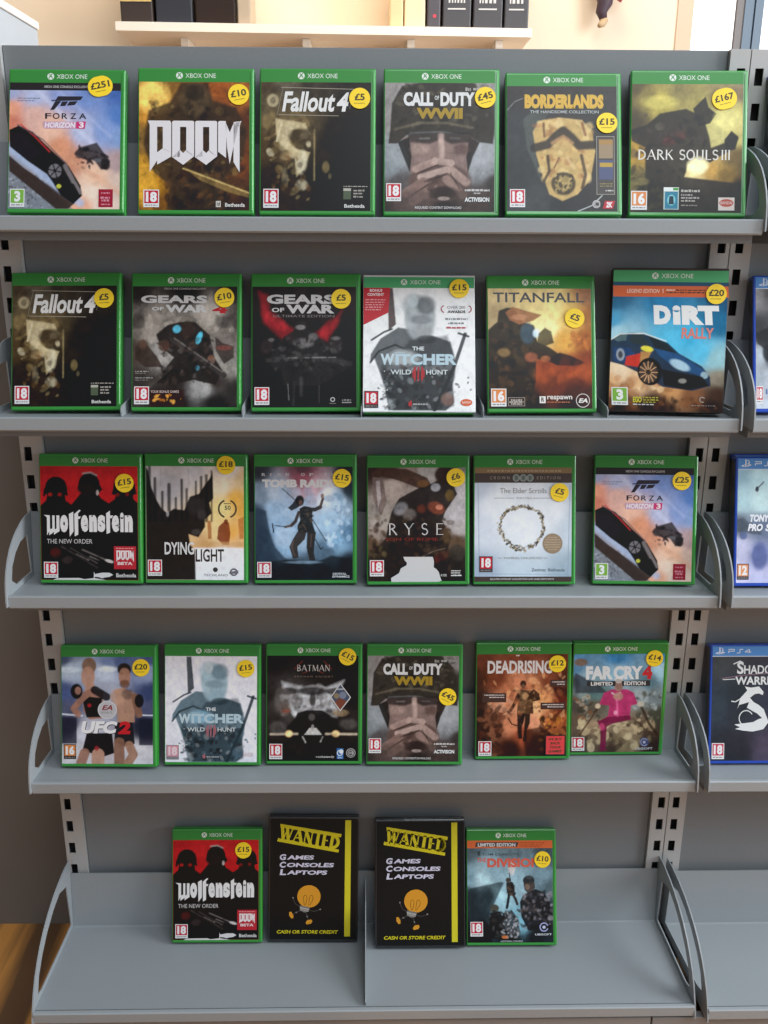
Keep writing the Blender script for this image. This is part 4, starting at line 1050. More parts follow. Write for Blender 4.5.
def cover_red_black():
    s = Sheet(q4(42, 695, 108, 862), seed=25, base='#c0272c')
    s.f([(50,120,'#b8262c'),(370,120,'#c02a2e'),(690,120,'#c02a2c'),(370,400,'#b82428')])
    blk = '#28201f'
    # three plain round topped silhouettes
    s.e(148,255,74,78,blk,1,0.06).e(370,232,72,80,blk,1,0.06).e(606,252,74,78,blk,1,0.06)
    s.p([(66,262),(78,240),(218,240),(228,300),(214,306),(208,280),(84,280),(72,312),(60,304)], blk, 1, 4).p([(292,250),(300,228),(444,232),(458,262),(440,282),(300,272)], blk, 1, 4).p([(520,290),(536,240),(676,240),(688,290),(664,296),(658,270),(552,270),(540,300)], blk, 1, 4)
    s.p([(42,370),(80,335),(90,290),(205,290),(212,335),(250,362),(285,320),(310,290),(430,290),(450,320),(500,352),(540,325),(552,290),(660,290),(668,325),(695,350),(695,862),(42,862)], blk, 1, 6)
    s.l([(330,156),(380,150),(420,168)], 12, '#9a9494', 0.8, 8).e(425,282,10,18,'#b8b0ae',0.8,0.6)
    s.e(108,296,14,12,'#b02828',0.9,0.6).e(172,296,14,12,'#b02828',0.9,0.6).e(560,296,12,12,'#982424',0.8,0.6).e(625,292,12,12,'#982424',0.8,0.6).e(355,255,60,50,'#3a302e',0.7,0.8).e(140,680,34,30,'#7c2626',0.8,0.8).e(220,730,40,26,'#4c4040',0.8,0.8)
    s.l([(180,640),(420,780)], 10, '#5c5452', 0.8, 8).l([(240,650),(420,750)], 6, '#7a7270', 0.7, 5).l([(320,660),(520,745)], 10, '#7c7472', 0.8, 7).l([(280,690),(360,730)], 7, '#a8a09e', 0.7, 5).l([(370,705),(430,730)], 7, '#8c8482', 0.7, 5).e(500,735,30,10,'#c8c0be',0.8,0.7,15)
    s.blot((60,400,690,850), ['#1e1818','#3a2e2c','#241c1c'], 60, 26, 0.4, 0.8)
    s.n(0.10, (20, 45))
    # tall heavy title
    wh = '#eceaea'
    s.G([(62,430),(104,434),(104,530),(84,566),(84,446)], wh).G([(120,434),(136,434),(136,540),(98,566),(100,526),(120,520)], wh).G([(148,434),(168,434),(168,538),(130,562),(132,528),(148,520)], wh)
    s.T('o', 172, 430, 226, 546, wh, 0.08)
    s.G([(232,424),(262,408),(262,540),(236,575)], wh)
    s.G([(268,424),(300,396),(312,400),(294,420),(294,440),(312,440),(306,456),(294,456),(294,560),(270,572)], wh)
    s.T('e', 312, 430, 362, 542, wh, 0.08).T('n', 368, 430, 420, 542, wh, 0.08).T('s', 424, 430, 476, 542, wh, 0.08)
    s.G([(482,418),(508,400),(508,432),(528,432),(522,450),(508,450),(508,545),(484,555)], wh)
    s.T('e', 520, 430, 570, 542, wh, 0.08).T('i', 576, 412, 600, 542, wh, 0.08).T('n', 606, 430, 660, 542, wh, 0.08)
    s.T('THE NEW ORDER', 82, 590, 388, 620, '#d0cccc', 0.0)
    s.R(532, 636, 680, 788, '#c02c38')
    s.greek(546, 646, 668, 653, '#e0a0a4', 3)
    doom_letters(s, 546, 664, 668, 740, '#f0e4e4')
    s.T('BETA', 556, 740, 656, 760, '#f0e0e0', 0.03)
    s.badge('18', 60, 742, 155, 848, RED18)
    s.G([(396,806),(404,822),(450,812),(500,812),(526,826),(500,840),(470,844),(450,850),(430,842),(402,840),(392,858),(396,830)], '#e0dcdc')
    s.T('Bethesda', 546, 816, 680, 842, '#e0dcdc', 0.02)
    s.G([(120,862),(150,850),(300,848),(330,856),(400,848),(480,862)], '#dcd8d6')
    return s

def cover_split_white():
    s = Sheet(q4(45, 700, 118, 875), seed=27, base='#d6d4d6')
    s.f([(60,130,'#c4c0c4'),(370,140,'#c0bcc0'),(600,130,'#d4d0d4'),(690,200,'#d0b890'),(560,250,'#dccfb8'),(640,330,'#d8a850'),(690,400,'#d0a050'),(560,400,'#e0cc90'),(520,560,'#dcc490'),(620,560,'#d8a458'),(690,620,'#d8b080'),
         (440,640,'#c8a070'),(560,720,'#d8d6da'),(690,740,'#dad8dc'),(560,860,'#dad8dc'),(200,250,'#a8a4a8')], 3.2)
    s.p([(370,660),(700,660),(700,875),(370,875)], '#dddbde', 0.95, 24)
    dk = '#2b2321'
    # ragged dark mass covering the left
    s.p([(45,118),(62,150),(80,250),(110,330),(150,400),(190,430),(230,400),(300,410),(340,320),(400,300),(440,240),(470,200),(492,160),(496,330),(470,360),(486,430),(440,470),(440,520),(395,590),(330,570),(340,640),(372,680),(376,875),(45,875)], dk, 0.97, 16)
    for (x, t, w) in ((70,120,20),(106,200,20),(155,290,18),(200,240,24),(245,330,16),(285,210,18),(318,270,16),(380,220,14),(415,190,18),(450,180,20),(485,150,12)):
        s.l([(x, t), (x, 480)], w, dk, 0.75, 16)
    s.e(380,380,60,60,'#4a4443',0.6,0.9).e(420,440,30,34,'#5c5655',0.5,0.9).e(190,435,10,20,'#b8b4b6',0.5,0.9).e(380,555,30,20,'#6a6462',0.5,0.9)
    s.l([(145,130),(145,250)], 5, '#8c888a', 0.5, 5).l([(330,130),(330,280)], 5, '#9c989a', 0.5, 5)
    s.p([(530,520),(560,490),(600,490),(610,560),(600,640),(560,640),(520,600)], '#8c4020', 0.9, 10).p([(455,480),(480,480),(485,600),(460,600)], '#a06030', 0.8, 12).p([(660,470),(700,450),(700,600),(670,600)], '#b07034', 0.8, 14).e(580,485,14,16,'#7c3418',0.9,0.5)
    s.p([(420,620),(700,620),(700,655),(420,655)], '#c09868', 0.6, 24)
    s.n(0.08, (20, 45))
    s.T('DYING', 168, 622, 366, 706, '#e0dede', 0.02).T('LIGHT', 376, 668, 566, 754, '#3a2f2e', 0.02)
    s.ring(590, 400, 64, 12, '#5c5038', 110, 250, 20).ring(590, 400, 64, 12, '#5c5038', -70, 70, 20).T('50', 572, 378, 612, 408, '#4c5c3c', 0.02).greek(568, 362, 614, 368, '#6a5c40', 3, 2)
    s.badge('18', 55, 740, 150, 848, RED18)
    s.disc(508, 806, 16, '#3c3838').T('TECHLAND', 430, 835, 590, 850, '#6a6668', 0.0)
    s.ring(632, 822, 26, 10, '#6a6668').G([(602,822),(662,810),(662,832),(602,834)], '#77737a')
    return s

def cover_ice_blue():
    s = Sheet(q4(48, 702, 105, 865), seed=29)
    s.f([(60,130,'#40444e'),(370,130,'#6a4c58'),(680,130,'#34383e'),(60,280,'#7c8c9e'),(200,260,'#a8b4c4'),(370,170,'#a05c6c'),(460,240,'#c4a8b4'),(540,300,'#dce4ec'),(600,320,'#94b0c8'),(680,260,'#384450'),
         (60,420,'#4a5c70'),(90,560,'#34465a'),(180,400,'#9cb4cc'),(200,520,'#94b0cc'),(260,640,'#8caac4'),(540,480,'#a4c0d8'),(600,600,'#8cb0cc'),(680,560,'#5c7c98'),(520,680,'#5c7488'),(680,760,'#283440'),
         (100,720,'#2c3844'),(300,800,'#28323c'),(500,820,'#2a343e'),(100,850,'#242c34')])
    s.blot((520,280,680,640), ['#c8d8e8','#6c8cac','#a8c4dc'], 50, 18, 0.5, 0.8).blot((150,260,500,640), ['#b8cce0','#84a0bc'], 30, 34, 0.35, 0.9)
    # small dark climber-like silhouette, no likeness
    k = '#2e2e32'
    s.p([(60,380),(120,400),(150,560),(180,640),(250,720),(48,760),(48,400)], '#3a4e62', 0.85, 26)
    s.e(348,332,28,36,k,0.97,0.3).e(352,345,13,18,'#7c5f56',0.8,0.5).p([(330,300),(300,350),(268,380),(290,400),(330,380),(345,370)], k, 0.9, 8)
    s.p([(345,385),(375,368),(412,372),(432,400),(428,470),(452,545),(335,545),(330,500),(350,460)], '#34383a', 0.97, 6)
    s.l([(410,388),(448,392),(484,375)], 26, '#40403f', 0.95, 6).l([(484,375),(502,318)], 18, '#5f4f4a', 0.95, 6).e(498,300,12,16,'#8d746c',0.95,0.4)
    s.l([(340,412),(318,470),(290,498)], 22, '#4e4442', 0.95, 6).l([(290,498),(250,508)], 16, '#6d5a54', 0.95, 6).l([(250,506),(180,498)], 6, k, 0.9, 4).l([(163,486),(172,545)], 9, k, 0.9, 4)
    s.p([(330,540),(392,540),(380,590),(330,640),(338,715),(300,720),(276,640),(300,590)], '#4a4442', 0.97, 6).p([(395,540),(456,540),(446,610),(440,680),(452,735),(412,735),(392,650)], '#403c3c', 0.97, 6)
    s.l([(305,600),(292,640),(312,700)], 8, '#7c6a64', 0.7, 6).l([(425,560),(418,640)], 9, '#6c5c58', 0.7, 6)
    s.l([(232,252),(318,330)], 6, k, 0.9, 4).l([(430,455),(522,602)], 6, k, 0.9, 4).l([(450,590),(488,660),(504,640)], 6, k, 0.9, 4)
    s.blot((340,385,440,540), ['#22242a','#565654','#6a5c52'], 26, 9, 0.7, 0.5)
    s.p([(48,760),(250,720),(420,760),(560,700),(702,720),(702,865),(48,865)], '#242c34', 0.8, 30).e(370,745,120,10,'#8ca4b8',0.5,0.8)
    s.n(0.12, (20, 45))
    for ch, x in zip('RISEOFTHE', (94,150,196,252,356,412,508,560,612)):
        s.T(ch, x, 148, x+(8 if ch == 'I' else 26), 168, '#c8c4c8', 0.03)
    s.T('TOMB', 96, 190, 330, 244, '#e0dee0', 0.06).T('RAIDER', 350, 190, 650, 244, '#e0dee0', 0.06)
    s.badge('18', 60, 742, 155, 848, '#c84c5c')
    s.T('CRYSTAL', 566, 816, 660, 830, '#d4d8dc', 0.03).T('DYNAMICS', 566, 834, 680, 848, '#e0e4e8', 0.03)
    return s

def cover_roman():
    s = Sheet(q4(42, 695, 120, 895), seed=31)
    s.f([(60,140,'#4a302a'),(180,160,'#5c4034'),(200,230,'#a89c94'),(300,140,'#8c7c74'),(450,150,'#a8a4a2'),(560,170,'#70605c'),(680,280,'#b4b0b2'),(640,430,'#b0acae'),(660,540,'#a8a2a2'),(100,560,'#8c8078'),(60,420,'#8c847e'),
         (130,500,'#a09890'),(60,640,'#6a5440'),(640,620,'#6a5440'),(350,500,'#352a26'),(300,700,'#2c221e'),(500,700,'#3c2c24'),(100,780,'#3a2e24'),(640,760,'#3c322c'),(300,860,'#2c2420'),(640,870,'#302824')])
    s.p([(60,150),(160,125),(300,130),(440,190),(470,250),(400,270),(330,240),(250,210),(150,180),(70,190)], '#5a3c2e', 0.92, 12)
    s.p([(75,185),(140,190),(168,350),(130,450),(90,370),(70,300)], '#7c6c68', 0.92, 8).p([(95,210),(120,210),(130,330),(110,400)], '#b8b0b0', 0.6, 10)
    s.p([(200,420),(250,330),(380,260),(470,230),(520,200),(600,200),(640,300),(600,360),(560,420),(540,480),(600,600),(560,720),(600,860),(42,860),(60,720),(160,600),(180,500)], '#372b26', 0.94, 16)
    s.e(560,170,70,60,'#4a302a',0.9,0.4).e(500,395,60,40,'#8c4c38',0.85,0.6,20).e(520,390,24,18,'#c88870',0.7,0.7).e(495,255,32,28,'#a0a0a6',0.85,0.6).e(410,230,40,24,'#8c6438',0.7,0.8)
    s.e(260,400,50,40,'#8c8a8e',0.75,0.8,-40).e(320,440,44,40,'#7c7470',0.7,0.8).e(400,400,30,30,'#7a3c2c',0.7,0.8).e(590,310,30,40,'#7c6438',0.8,0.7)
    s.l([(340,760),(480,690),(560,670)], 8, '#8c7c70', 0.6, 6).e(530,730,60,30,'#6c2c20',0.7,0.9,-30).e(570,580,30,60,'#6c5438',0.7,0.8)
    s.e(640,700,56,56,'#4c443c',0.85,0.5).blot((60,450,600,850), ['#4c3c30','#221a18','#5c4838','#44241c'], 120, 18, 0.5, 0.7)
    s.blot((60,640,200,760), ['#6a5c40','#3c3424'], 20, 14, 0.6, 0.7)
    s.n(0.18, (20, 45, 70))
    for ch, a, b in (('R', 178, 238), ('Y', 282, 352), ('S', 398, 444), ('E', 494, 548)):
        s.S(ch, a, 500, b, 578, '#d8d4d4', 0.10, 0.05, 0.08)
    s.T('SON OF ROME', 160, 598, 510, 618, '#8c2c26', 0.0)
    # torn white patch at the foot where the print has been peeled away
    s.G([(278,728),(476,728),(484,760),(482,800),(500,812),(515,830),(528,872),(536,892),(510,899),(198,899),(196,872),(232,850),(250,838),(262,806),(300,785),(302,768),(286,750)], '#d4d2d2')
    s.badge('18', 54, 750, 148, 860, RED18)
    s.T('RYSE', 530, 846, 570, 862, '#c0bcb8', 0.03).greek(598, 820, 664, 828, '#d0ccc8', 3, 2).greek(598, 834, 660, 842, '#d0ccc8', 4, 2).greek(598, 850, 670, 860, '#e0dcd8', 5, 1)
    return s

def cover_pale_ring():
    s = Sheet(q4(45, 700, 105, 855), seed=33)
    s.f([(60,220,'#b4bcc8'),(370,220,'#ccd0d6'),(690,220,'#b0b8c4'),(60,500,'#c4cad4'),(370,500,'#d4d8de'),(690,500,'#b8c2cc'),(60,800,'#9ca8b8'),(370,800,'#b8c4ce'),(690,800,'#98a8b4'),(200,350,'#d2d6dc'),(560,400,'#d0d4da')])
    s.l([(68,205),(78,820)], 6, '#8694a8', 0.7, 6).l([(688,215),(676,830)], 6, '#8494a6', 0.7, 6).l([(60,806),(690,812)], 5, '#8a9aac', 0.7, 5)
    # wreath-like ring of rough metal
    rng = random.Random(4)
    for k in range(260):
        t = rng.uniform(0, 2*math.pi); q = 1+rng.gauss(0, 0.045)
        wobble = 1+0.10*max(0, math.cos(t-3.5))**6+0.08*max(0, math.cos(t+0.6))**8+0.08*max(0, math.cos(t-1.6))**8*(1 if rng.random() < 0.7 else -1)
        x = 366+140*q*math.cos(t)*wobble; y = 500+136*q*math.sin(t)*wobble
        s.e(x, y, rng.uniform(5, 13), rng.uniform(3, 7), rng.choice(['#5c5244','#8c8068','#3c342c','#a89c84','#7a6e58']), 0.8, 0.5, math.degrees(t)+90+rng.uniform(-50, 50))
    s.n(0.04, (20, 45))
    s.R(45, 105, 700, 142, '#8c7250').greek(130, 120, 630, 131, '#b09c80', 4, 7)
    s.R(45, 142, 700, 205, '#4a3e3a').T('C R O W N', 148, 162, 280, 182, '#9c9088', 0.0).T('E D I T I O N', 464, 162, 622, 182, '#9c9088', 0.0)
    for x in (325, 372, 418):
        s.disc(x, 173, 24, '#7c8480').ring(x, 173, 24, 4, '#98a09c').G([(x-10,160),(x+10,160),(x+6,188),(x-6,188)], '#5c6662')
    s.T('The Elder Scrolls', 216, 240, 530, 274, '#8a8886', -0.004)
    s.stroke([(176,306),(310,306)], 3, '#8a8886').stroke([(438,306),(560,306)], 3, '#8a8886').T('O N L I N E', 326, 300, 428, 312, '#8a8886', 0.0)
    s.stroke([(200,702),(228,702)], 3, '#9a9896').T('TAMRIEL UNLIMITED', 240, 695, 505, 709, '#a09e9c', 0.0).stroke([(512,702),(538,702)], 3, '#9a9896')
    s.disc(572, 606, 67, '#9c8870')
    for i, yy in enumerate((562, 578, 594, 610, 626, 642)):
        hw = (34, 48, 56, 56, 48, 30)[i]; s.greek(572-hw, yy, 572+hw, yy+6, '#bcaa94', i, 3)
    s.badge('18', 78, 690, 168, 795, RED18, strip='#4a4244')
    s.T('Zenimax', 432, 768, 528, 790, '#6c747c', 0.0).T('Bethesda', 544, 770, 655, 790, '#6c747c', 0.0)
    s.R(45, 825, 700, 858, '#4a3c38').T('REQUIRES INTERNET CONNECTION AND HARD DRIVE SPACE', 152, 836, 582, 848, '#d8d4d2', 0.01)
    return s

def cover_fighters():
    s = Sheet(q4(45, 688, 133, 930), seed=35)
    s.f([(60,150,'#54607c'),(370,170,'#7484a8'),(680,150,'#54648c'),(100,230,'#b0bccc'),(360,230,'#c0c8d8'),(660,240,'#8c98b4'),(60,400,'#54608c'),(680,400,'#46527c'),(360,400,'#a0a4b4'),(60,520,'#5c6078'),(680,520,'#5a6080'),
         (100,650,'#3c3c54'),(640,660,'#2c3048'),(200,700,'#c0c0cc'),(600,860,'#c4c2c8'),(140,880,'#c0bcc0'),(380,880,'#b4acb0'),(460,160,'#5c6c94')])
    s.e(100,230,80,22,'#d0dae4',0.6,0.8).e(370,225,70,22,'#dce2ec',0.7,0.8).l([(45,560),(190,572)], 12, '#c8ccd8', 0.8, 8).l([(590,565),(688,568)], 10, '#d0d4dc', 0.8, 6)
    s.p([(45,580),(150,590),(150,780),(45,780)], '#34344c', 0.85, 12).p([(590,590),(688,590),(688,790),(590,790)], '#2c3048', 0.85, 12)
    skin, sk2, dk = '#9c7464', '#b08a78', '#1f1c20'
    # two plain boxers, no likeness
    s.e(240,200,50,62,'#8a6c58',0.95,0.3).e(232,280,48,76,sk2,0.95,0.3).l([(245,350),(240,430)], 66, sk2, 0.95, 18)
    s.p([(190,400),(240,370),(340,390),(330,590),(240,600),(200,540)], skin, 0.95, 14).p([(195,470),(240,430),(330,440),(320,580),(220,585)], dk, 0.95, 8)
    s.l([(190,440),(130,520),(160,560)], 46, skin, 0.95, 12).e(150,390,42,56,'#242024',0.97,0.3).e(160,385,22,30,'#b08474',0.7,0.5).l([(280,380),(360,430)], 60, '#28242a', 0.9, 14)
    s.p([(220,700),(400,700),(415,850),(330,880),(190,830)], dk, 0.97, 8).l([(205,850),(180,925)], 70, skin, 0.95, 10).l([(300,860),(300,925)], 90, sk2, 0.95, 10)
    s.e(488,225,48,46,'#3c2c28',0.97,0.3).e(490,280,42,66,'#a47c68',0.95,0.3).e(490,335,36,32,'#7a5440',0.8,0.6)
    s.p([(420,380),(480,360),(560,400),(560,620),(440,620),(430,470)], '#a88470', 0.95, 14).e(440,430,50,60,'#b4927e',0.8,0.6).e(510,410,40,40,'#4c4040',0.5,0.9).l([(560,430),(590,560)], 52, '#8a6654', 0.95, 12).e(592,460,32,50,'#26242a',0.95,0.3)
    s.p([(420,620),(545,620),(560,780),(480,800),(415,760)], '#2c2c34', 0.97, 8).l([(450,770),(450,925)], 74, '#8e6a58', 0.95, 12).l([(520,790),(550,860),(510,925)], 62, '#9c7864', 0.95, 12)
    s.e(240,495,14,14,'#b82c34',0.8,0.5).e(290,815,16,18,'#a8303a',0.8,0.5)
    s.n(0.10, (20, 45))
    s.disc(367, 528, 68, '#d8d6d8').disc(367, 528, 62, '#c2c0c4').T('EA', 328, 492, 404, 530, '#8c3038', 0.03, 0.3).T('SPORTS', 322, 540, 402, 556, '#8a888c', 0.01)
    s.T('UFC', 186, 618, 442, 708, '#2a262a', 0.055, 0.18).T('UFC', 182, 612, 438, 704, '#f2f0f2', 0.055, 0.18).T('2', 442, 612, 530, 708, '#c8242c', 0.06, 0.12)
    s.badge('16', 58, 785, 145, 895, OR16, strip='#3a3430')
    return s

def cover_black_city():
    s = Sheet(q4(42, 703, 112, 882), seed=37)
    s.f([(60,130,'#2a2422'),(370,130,'#2e2826'),(690,130,'#2a2422'),(60,400,'#3a3432'),(690,400,'#2e2826'),(150,440,'#6a6462'),(60,600,'#3c3634'),(690,600,'#3c3634'),(370,800,'#28221f'),(60,860,'#221c1a'),(690,860,'#221c1a')])
    s.p([(150,300),(300,345),(370,330),(470,345),(600,290),(560,380),(545,560),(460,540),(300,540),(245,560),(170,430)], '#b4b6ba', 0.9, 50)
    s.blot((150,330,580,540), ['#d0d2d6','#7c7876','#4c4644','#a8a6a8'], 90, 26, 0.5, 0.9)
    s.e(370,370,110,30,'#2c2625',0.85,0.9).e(200,370,70,24,'#2c2625',0.75,0.9).e(540,370,80,24,'#2c2625',0.75,0.9).e(372,430,22,56,'#3a3331',0.8,0.8)
    s.e(160,430,60,80,'#6c6664',0.6,0.9).e(170,500,40,50,'#7c6a60',0.5,0.9)
    s.p([(180,640),(250,560),(260,530),(330,510),(440,510),(490,540),(560,620),(590,680),(480,760),(400,700),(310,700),(250,750),(180,720)], '#2b2726', 0.95, 16)
    s.e(365,560,24,26,'#6a6866',0.7,0.7).p([(310,690),(350,640),(400,640),(440,690)], '#c0bebc', 0.9, 10).e(372,640,12,26,'#908c8a',0.8,0.7)
    s.l([(70,685),(260,683)], 16, '#c8b8a4', 0.85, 18).l([(470,683),(690,685)], 16, '#c8b8a4', 0.85, 18).e(200,682,26,24,'#ffd8a0',0.95,0.9).e(540,682,26,24,'#ffd8a0',0.95,0.9).e(120,640,60,50,'#6a6664',0.6,0.9).e(630,610,60,40,'#6a6664',0.6,0.9)
    s.l([(300,705),(320,745)], 12, '#b0aeac', 0.7, 8).l([(445,705),(430,740)], 12, '#b0aeac', 0.7, 8).e(575,530,56,26,'#9c8668',0.7,0.8).e(180,515,30,14,'#a85c48',0.6,0.9)
    s.blot((60,720,690,870), ['#38322f','#1c1816'], 40, 26, 0.4, 0.8)
    s.n(0.2, (16, 40, 70))
    s.S('BATMAN', 258, 180, 498, 224, '#cfc8c4', 0.13, 0.06, 0.08)
    for (a, b) in (((240,210),(300,150)), ((510,210),(452,150)), ((300,240),(340,225)), ((450,240),(415,225))):
        s.stroke([a, b], 4, '#8c3428')
    s.T('A R K H A M   K N I G H T', 236, 258, 520, 270, '#8c7468', 0.0)
    # small promotional diamond with a plain blue brown print
    s.G([(572,312),(650,415),(572,518),(500,415)], '#d8d6d4').G([(572,322),(642,415),(572,508),(508,415)], '#4a5468').G([(572,420),(618,445),(572,506),(530,450)], '#7c4434').disc(590, 400, 26, '#7c8498').disc(545, 405, 20, '#8c7c60').R(550, 350, 594, 362, '#a8acb4')
    s.badge('18', 58, 756, 152, 868, RED18)
    s.T('rocksteady', 398, 842, 530, 862, '#d8d4d0', 0.01)
    s.R(548, 788, 596, 866, '#2c6cb0').disc(580, 812, 16, '#e4e8ec').ring(570, 822, 22, 6, '#e4e8ec').T('DC', 556, 850, 590, 862, '#e8ecf0', 0.02)
    s.ring(650, 822, 34, 5, '#b8b4b2').ring(650, 822, 24, 8, '#9c9896').T('WB', 636, 812, 666, 832, '#c8c4c2', 0.02)
    return s

def cover_fire_orange():
    s = Sheet((50, 722, 50, 712, 120, 852), seed=39)
    s.f([(60,140,'#7c4430'),(370,140,'#8c4c34'),(700,140,'#7c3c28'),(60,300,'#5c3424'),(200,300,'#8a4a30'),(370,330,'#c08060'),(600,330,'#8c4c34'),(700,330,'#5c2c20'),(60,450,'#4a3028'),(250,480,'#c89478'),(280,380,'#b07050'),
         (470,480,'#e0b084'),(540,440,'#d49868'),(680,450,'#6c2c20'),(60,600,'#4a2c24'),(200,600,'#8a5a44'),(480,600,'#d89878'),(300,620,'#c08060'),(620,600,'#a86038'),(400,700,'#a85438'),(60,760,'#3c221c'),(300,800,'#4a241c'),(600,800,'#38201a'),(500,760,'#5c2c1c')])
    s.blot((60,500,240,850), ['#3a1e18','#6c3c2c','#2c1814','#8c5c44'], 60, 22, 0.6, 0.7).blot((520,560,712,850), ['#3a1c14','#7c3c20','#c08038','#2c1814'], 60, 20, 0.6, 0.7).blot((620,330,712,560), ['#4c2018','#7c3424'], 20, 26, 0.6, 0.8)
    s.p([(400,740),(420,660),(520,640),(640,700),(640,850),(420,850)], '#3a2019', 0.7, 24)
    k = '#3c2c28'
    # walking figure reduced to a dark silhouette
    s.e(392,332,22,26,'#4c342a',0.97,0.3).e(392,350,14,18,'#8c6450',0.8,0.5).p([(348,402),(378,372),(425,378),(458,412),(466,470),(470,545),(348,548),(352,470)], '#6a4a34', 0.97, 7).p([(372,385),(412,385),(408,540),(370,540)], '#7c6248', 0.8, 8)
    s.l([(355,412),(332,470),(300,520)], 24, '#4e3428', 0.96, 6).e(288,530,12,14,'#8c6450',0.9,0.5).p([(430,400),(470,368),(512,400),(518,448),(455,462)], '#4e3226', 0.95, 7).l([(322,380),(470,384)], 8, '#5c4a3c', 0.85, 5)
    s.p([(350,545),(408,545),(400,600),(385,640),(388,725),(360,725),(352,640)], '#352624', 0.97, 6).p([(408,545),(445,545),(444,610),(424,660),(418,745),(392,745),(404,640)], '#3c2b28', 0.97, 6).l([(285,578),(310,618),(344,630)], 9, '#2c1f1d', 0.9, 5)
    s.blot((350,390,520,540), ['#8c6a4c','#3c2820','#a07850'], 40, 9, 0.6, 0.6).blot((350,550,440,720), ['#5c4440','#241a1a'], 20, 8, 0.6, 0.6)
    s.blot((100,250,700,560), ['#c07850','#5c2c20','#e8b888','#7c3c28'], 70, 20, 0.35, 0.8)
    s.n(0.16, (20, 45, 70))
    s.T('DEADRISING', 128, 165, 604, 258, '#e6e0de', 0.035).T('4', 620, 170, 672, 258, '#c03028', 0.05)
    s.G([(335,126),(365,124),(362,134),(338,134)], '#e0d8d4')
    for (a, b, c, d, e) in ((92,396,268,462,1), (592,304,714,352,2), (522,466,706,514,3)):
        s.R(a, b, c, d, '#4a3430'); s.greek(a+14, b+10, c-14, b+18, '#d0c4be', e, 3); s.greek(a+50, b+26, c-14, b+34, '#d0c4be', e+1, 3)
    s.badge('18', 66, 742, 162, 848, RED18)
    return s

def cover_pink_suit():
    s = Sheet((52, 725, 22, 665, 130, 822), seed=41)
    s.f([(60,150,'#5890b8'),(370,150,'#3c80b0'),(700,150,'#3c88b8'),(700,230,'#a0c4d4'),(60,230,'#5c88a8'),(120,300,'#8ca8b8'),(60,320,'#4c5860'),(370,250,'#8cb0c4'),(200,400,'#5c7c7c'),(600,330,'#5c7c88'),(120,400,'#7c8c8c'),(60,480,'#5c5450'),(640,430,'#788488'),
         (560,420,'#909ca0'),(660,560,'#54584c'),(60,600,'#6c5c50'),(200,500,'#6a6458'),(560,600,'#7c6c5c'),(200,660,'#9c8870'),(480,680,'#a8987c'),(600,700,'#5c4c40'),(100,760,'#5c5044'),(400,770,'#8c7c60'),(640,780,'#443430'),(300,790,'#5c4840')])
    s.p([(60,260),(220,330),(300,400),(200,400),(60,400)], '#404c58', 0.8, 18).e(100,185,50,26,'#8c6a48',0.8,0.7)
    s.blot((80,590,620,790), ['#b8a888','#6c5c4c','#c8b898','#4c4034','#8c7c64'], 90, 24, 0.6, 0.5).blot((60,420,230,600), ['#8c5c38','#4c4c44','#a89c88'], 40, 13, 0.6, 0.7).blot((500,380,690,600), ['#a0a8a8','#4c5048','#6c7064'], 50, 14, 0.5, 0.7)
    # seated figure in a pink suit, plain shape without a face
    pk, pd = '#b0386c', '#842450'
    s.p([(235,480),(270,400),(330,375),(440,375),(490,400),(520,480),(470,490),(460,560),(470,590),(300,610),(220,620),(300,560),(310,490)], pk, 0.97, 8)
    s.p([(220,600),(300,570),(465,560),(470,590),(330,620),(290,640),(280,810),(240,810),(245,650)], pd, 0.95, 10).l([(330,400),(360,420),(390,400)], 10, '#d8d0d4', 0.8, 6).e(375,425,36,28,'#a88478',0.9,0.5).e(380,345,34,44,'#9c7c70',0.97,0.3).e(380,308,32,18,'#c8c4c0',0.9,0.5)
    s.l([(365,450),(370,560)], 16, '#d07098', 0.6, 10).e(255,640,20,26,'#c8507c',0.7,0.7).e(355,540,14,16,'#dca0b8',0.7,0.7)
    s.l([(230,500),(160,600),(90,700)], 12, '#5c4030', 0.8, 8).l([(545,500),(600,620),(660,700)], 20, '#4a3830', 0.8, 8).e(225,492,20,18,'#c8b8a0',0.8,0.6).e(540,480,26,20,'#b8b0a0',0.8,0.6)
    s.n(0.12, (20, 45))
    s.G([(146,318),(614,314),(612,354),(146,352)], '#2e3034')
    s.disc(380, 345, 25, '#94746a', 34).disc(380, 318, 25, '#bcb6b2', 16)
    s.T('FAR', 138, 212, 338, 306, '#e6eaec', 0.06).T('CRY', 342, 212, 560, 306, '#e6eaec', 0.055).T('4', 556, 212, 628, 306, '#c83038', 0.06)
    s.T('LIMITED', 174, 322, 336, 348, '#e0e0e0', 0.035).T('EDITION', 420, 320, 578, 348, '#e0e0e0', 0.035)
    s.badge('18', 34, 712, 126, 810, RED18)
    s.disc(562, 752, 34, '#4c5480').ring(562, 752, 28, 6, '#a8acc8', 40, 330).disc(562, 752, 10, '#c8cce0').T('UBISOFT', 494, 790, 622, 806, '#d0d0d4', 0.02)
    return s

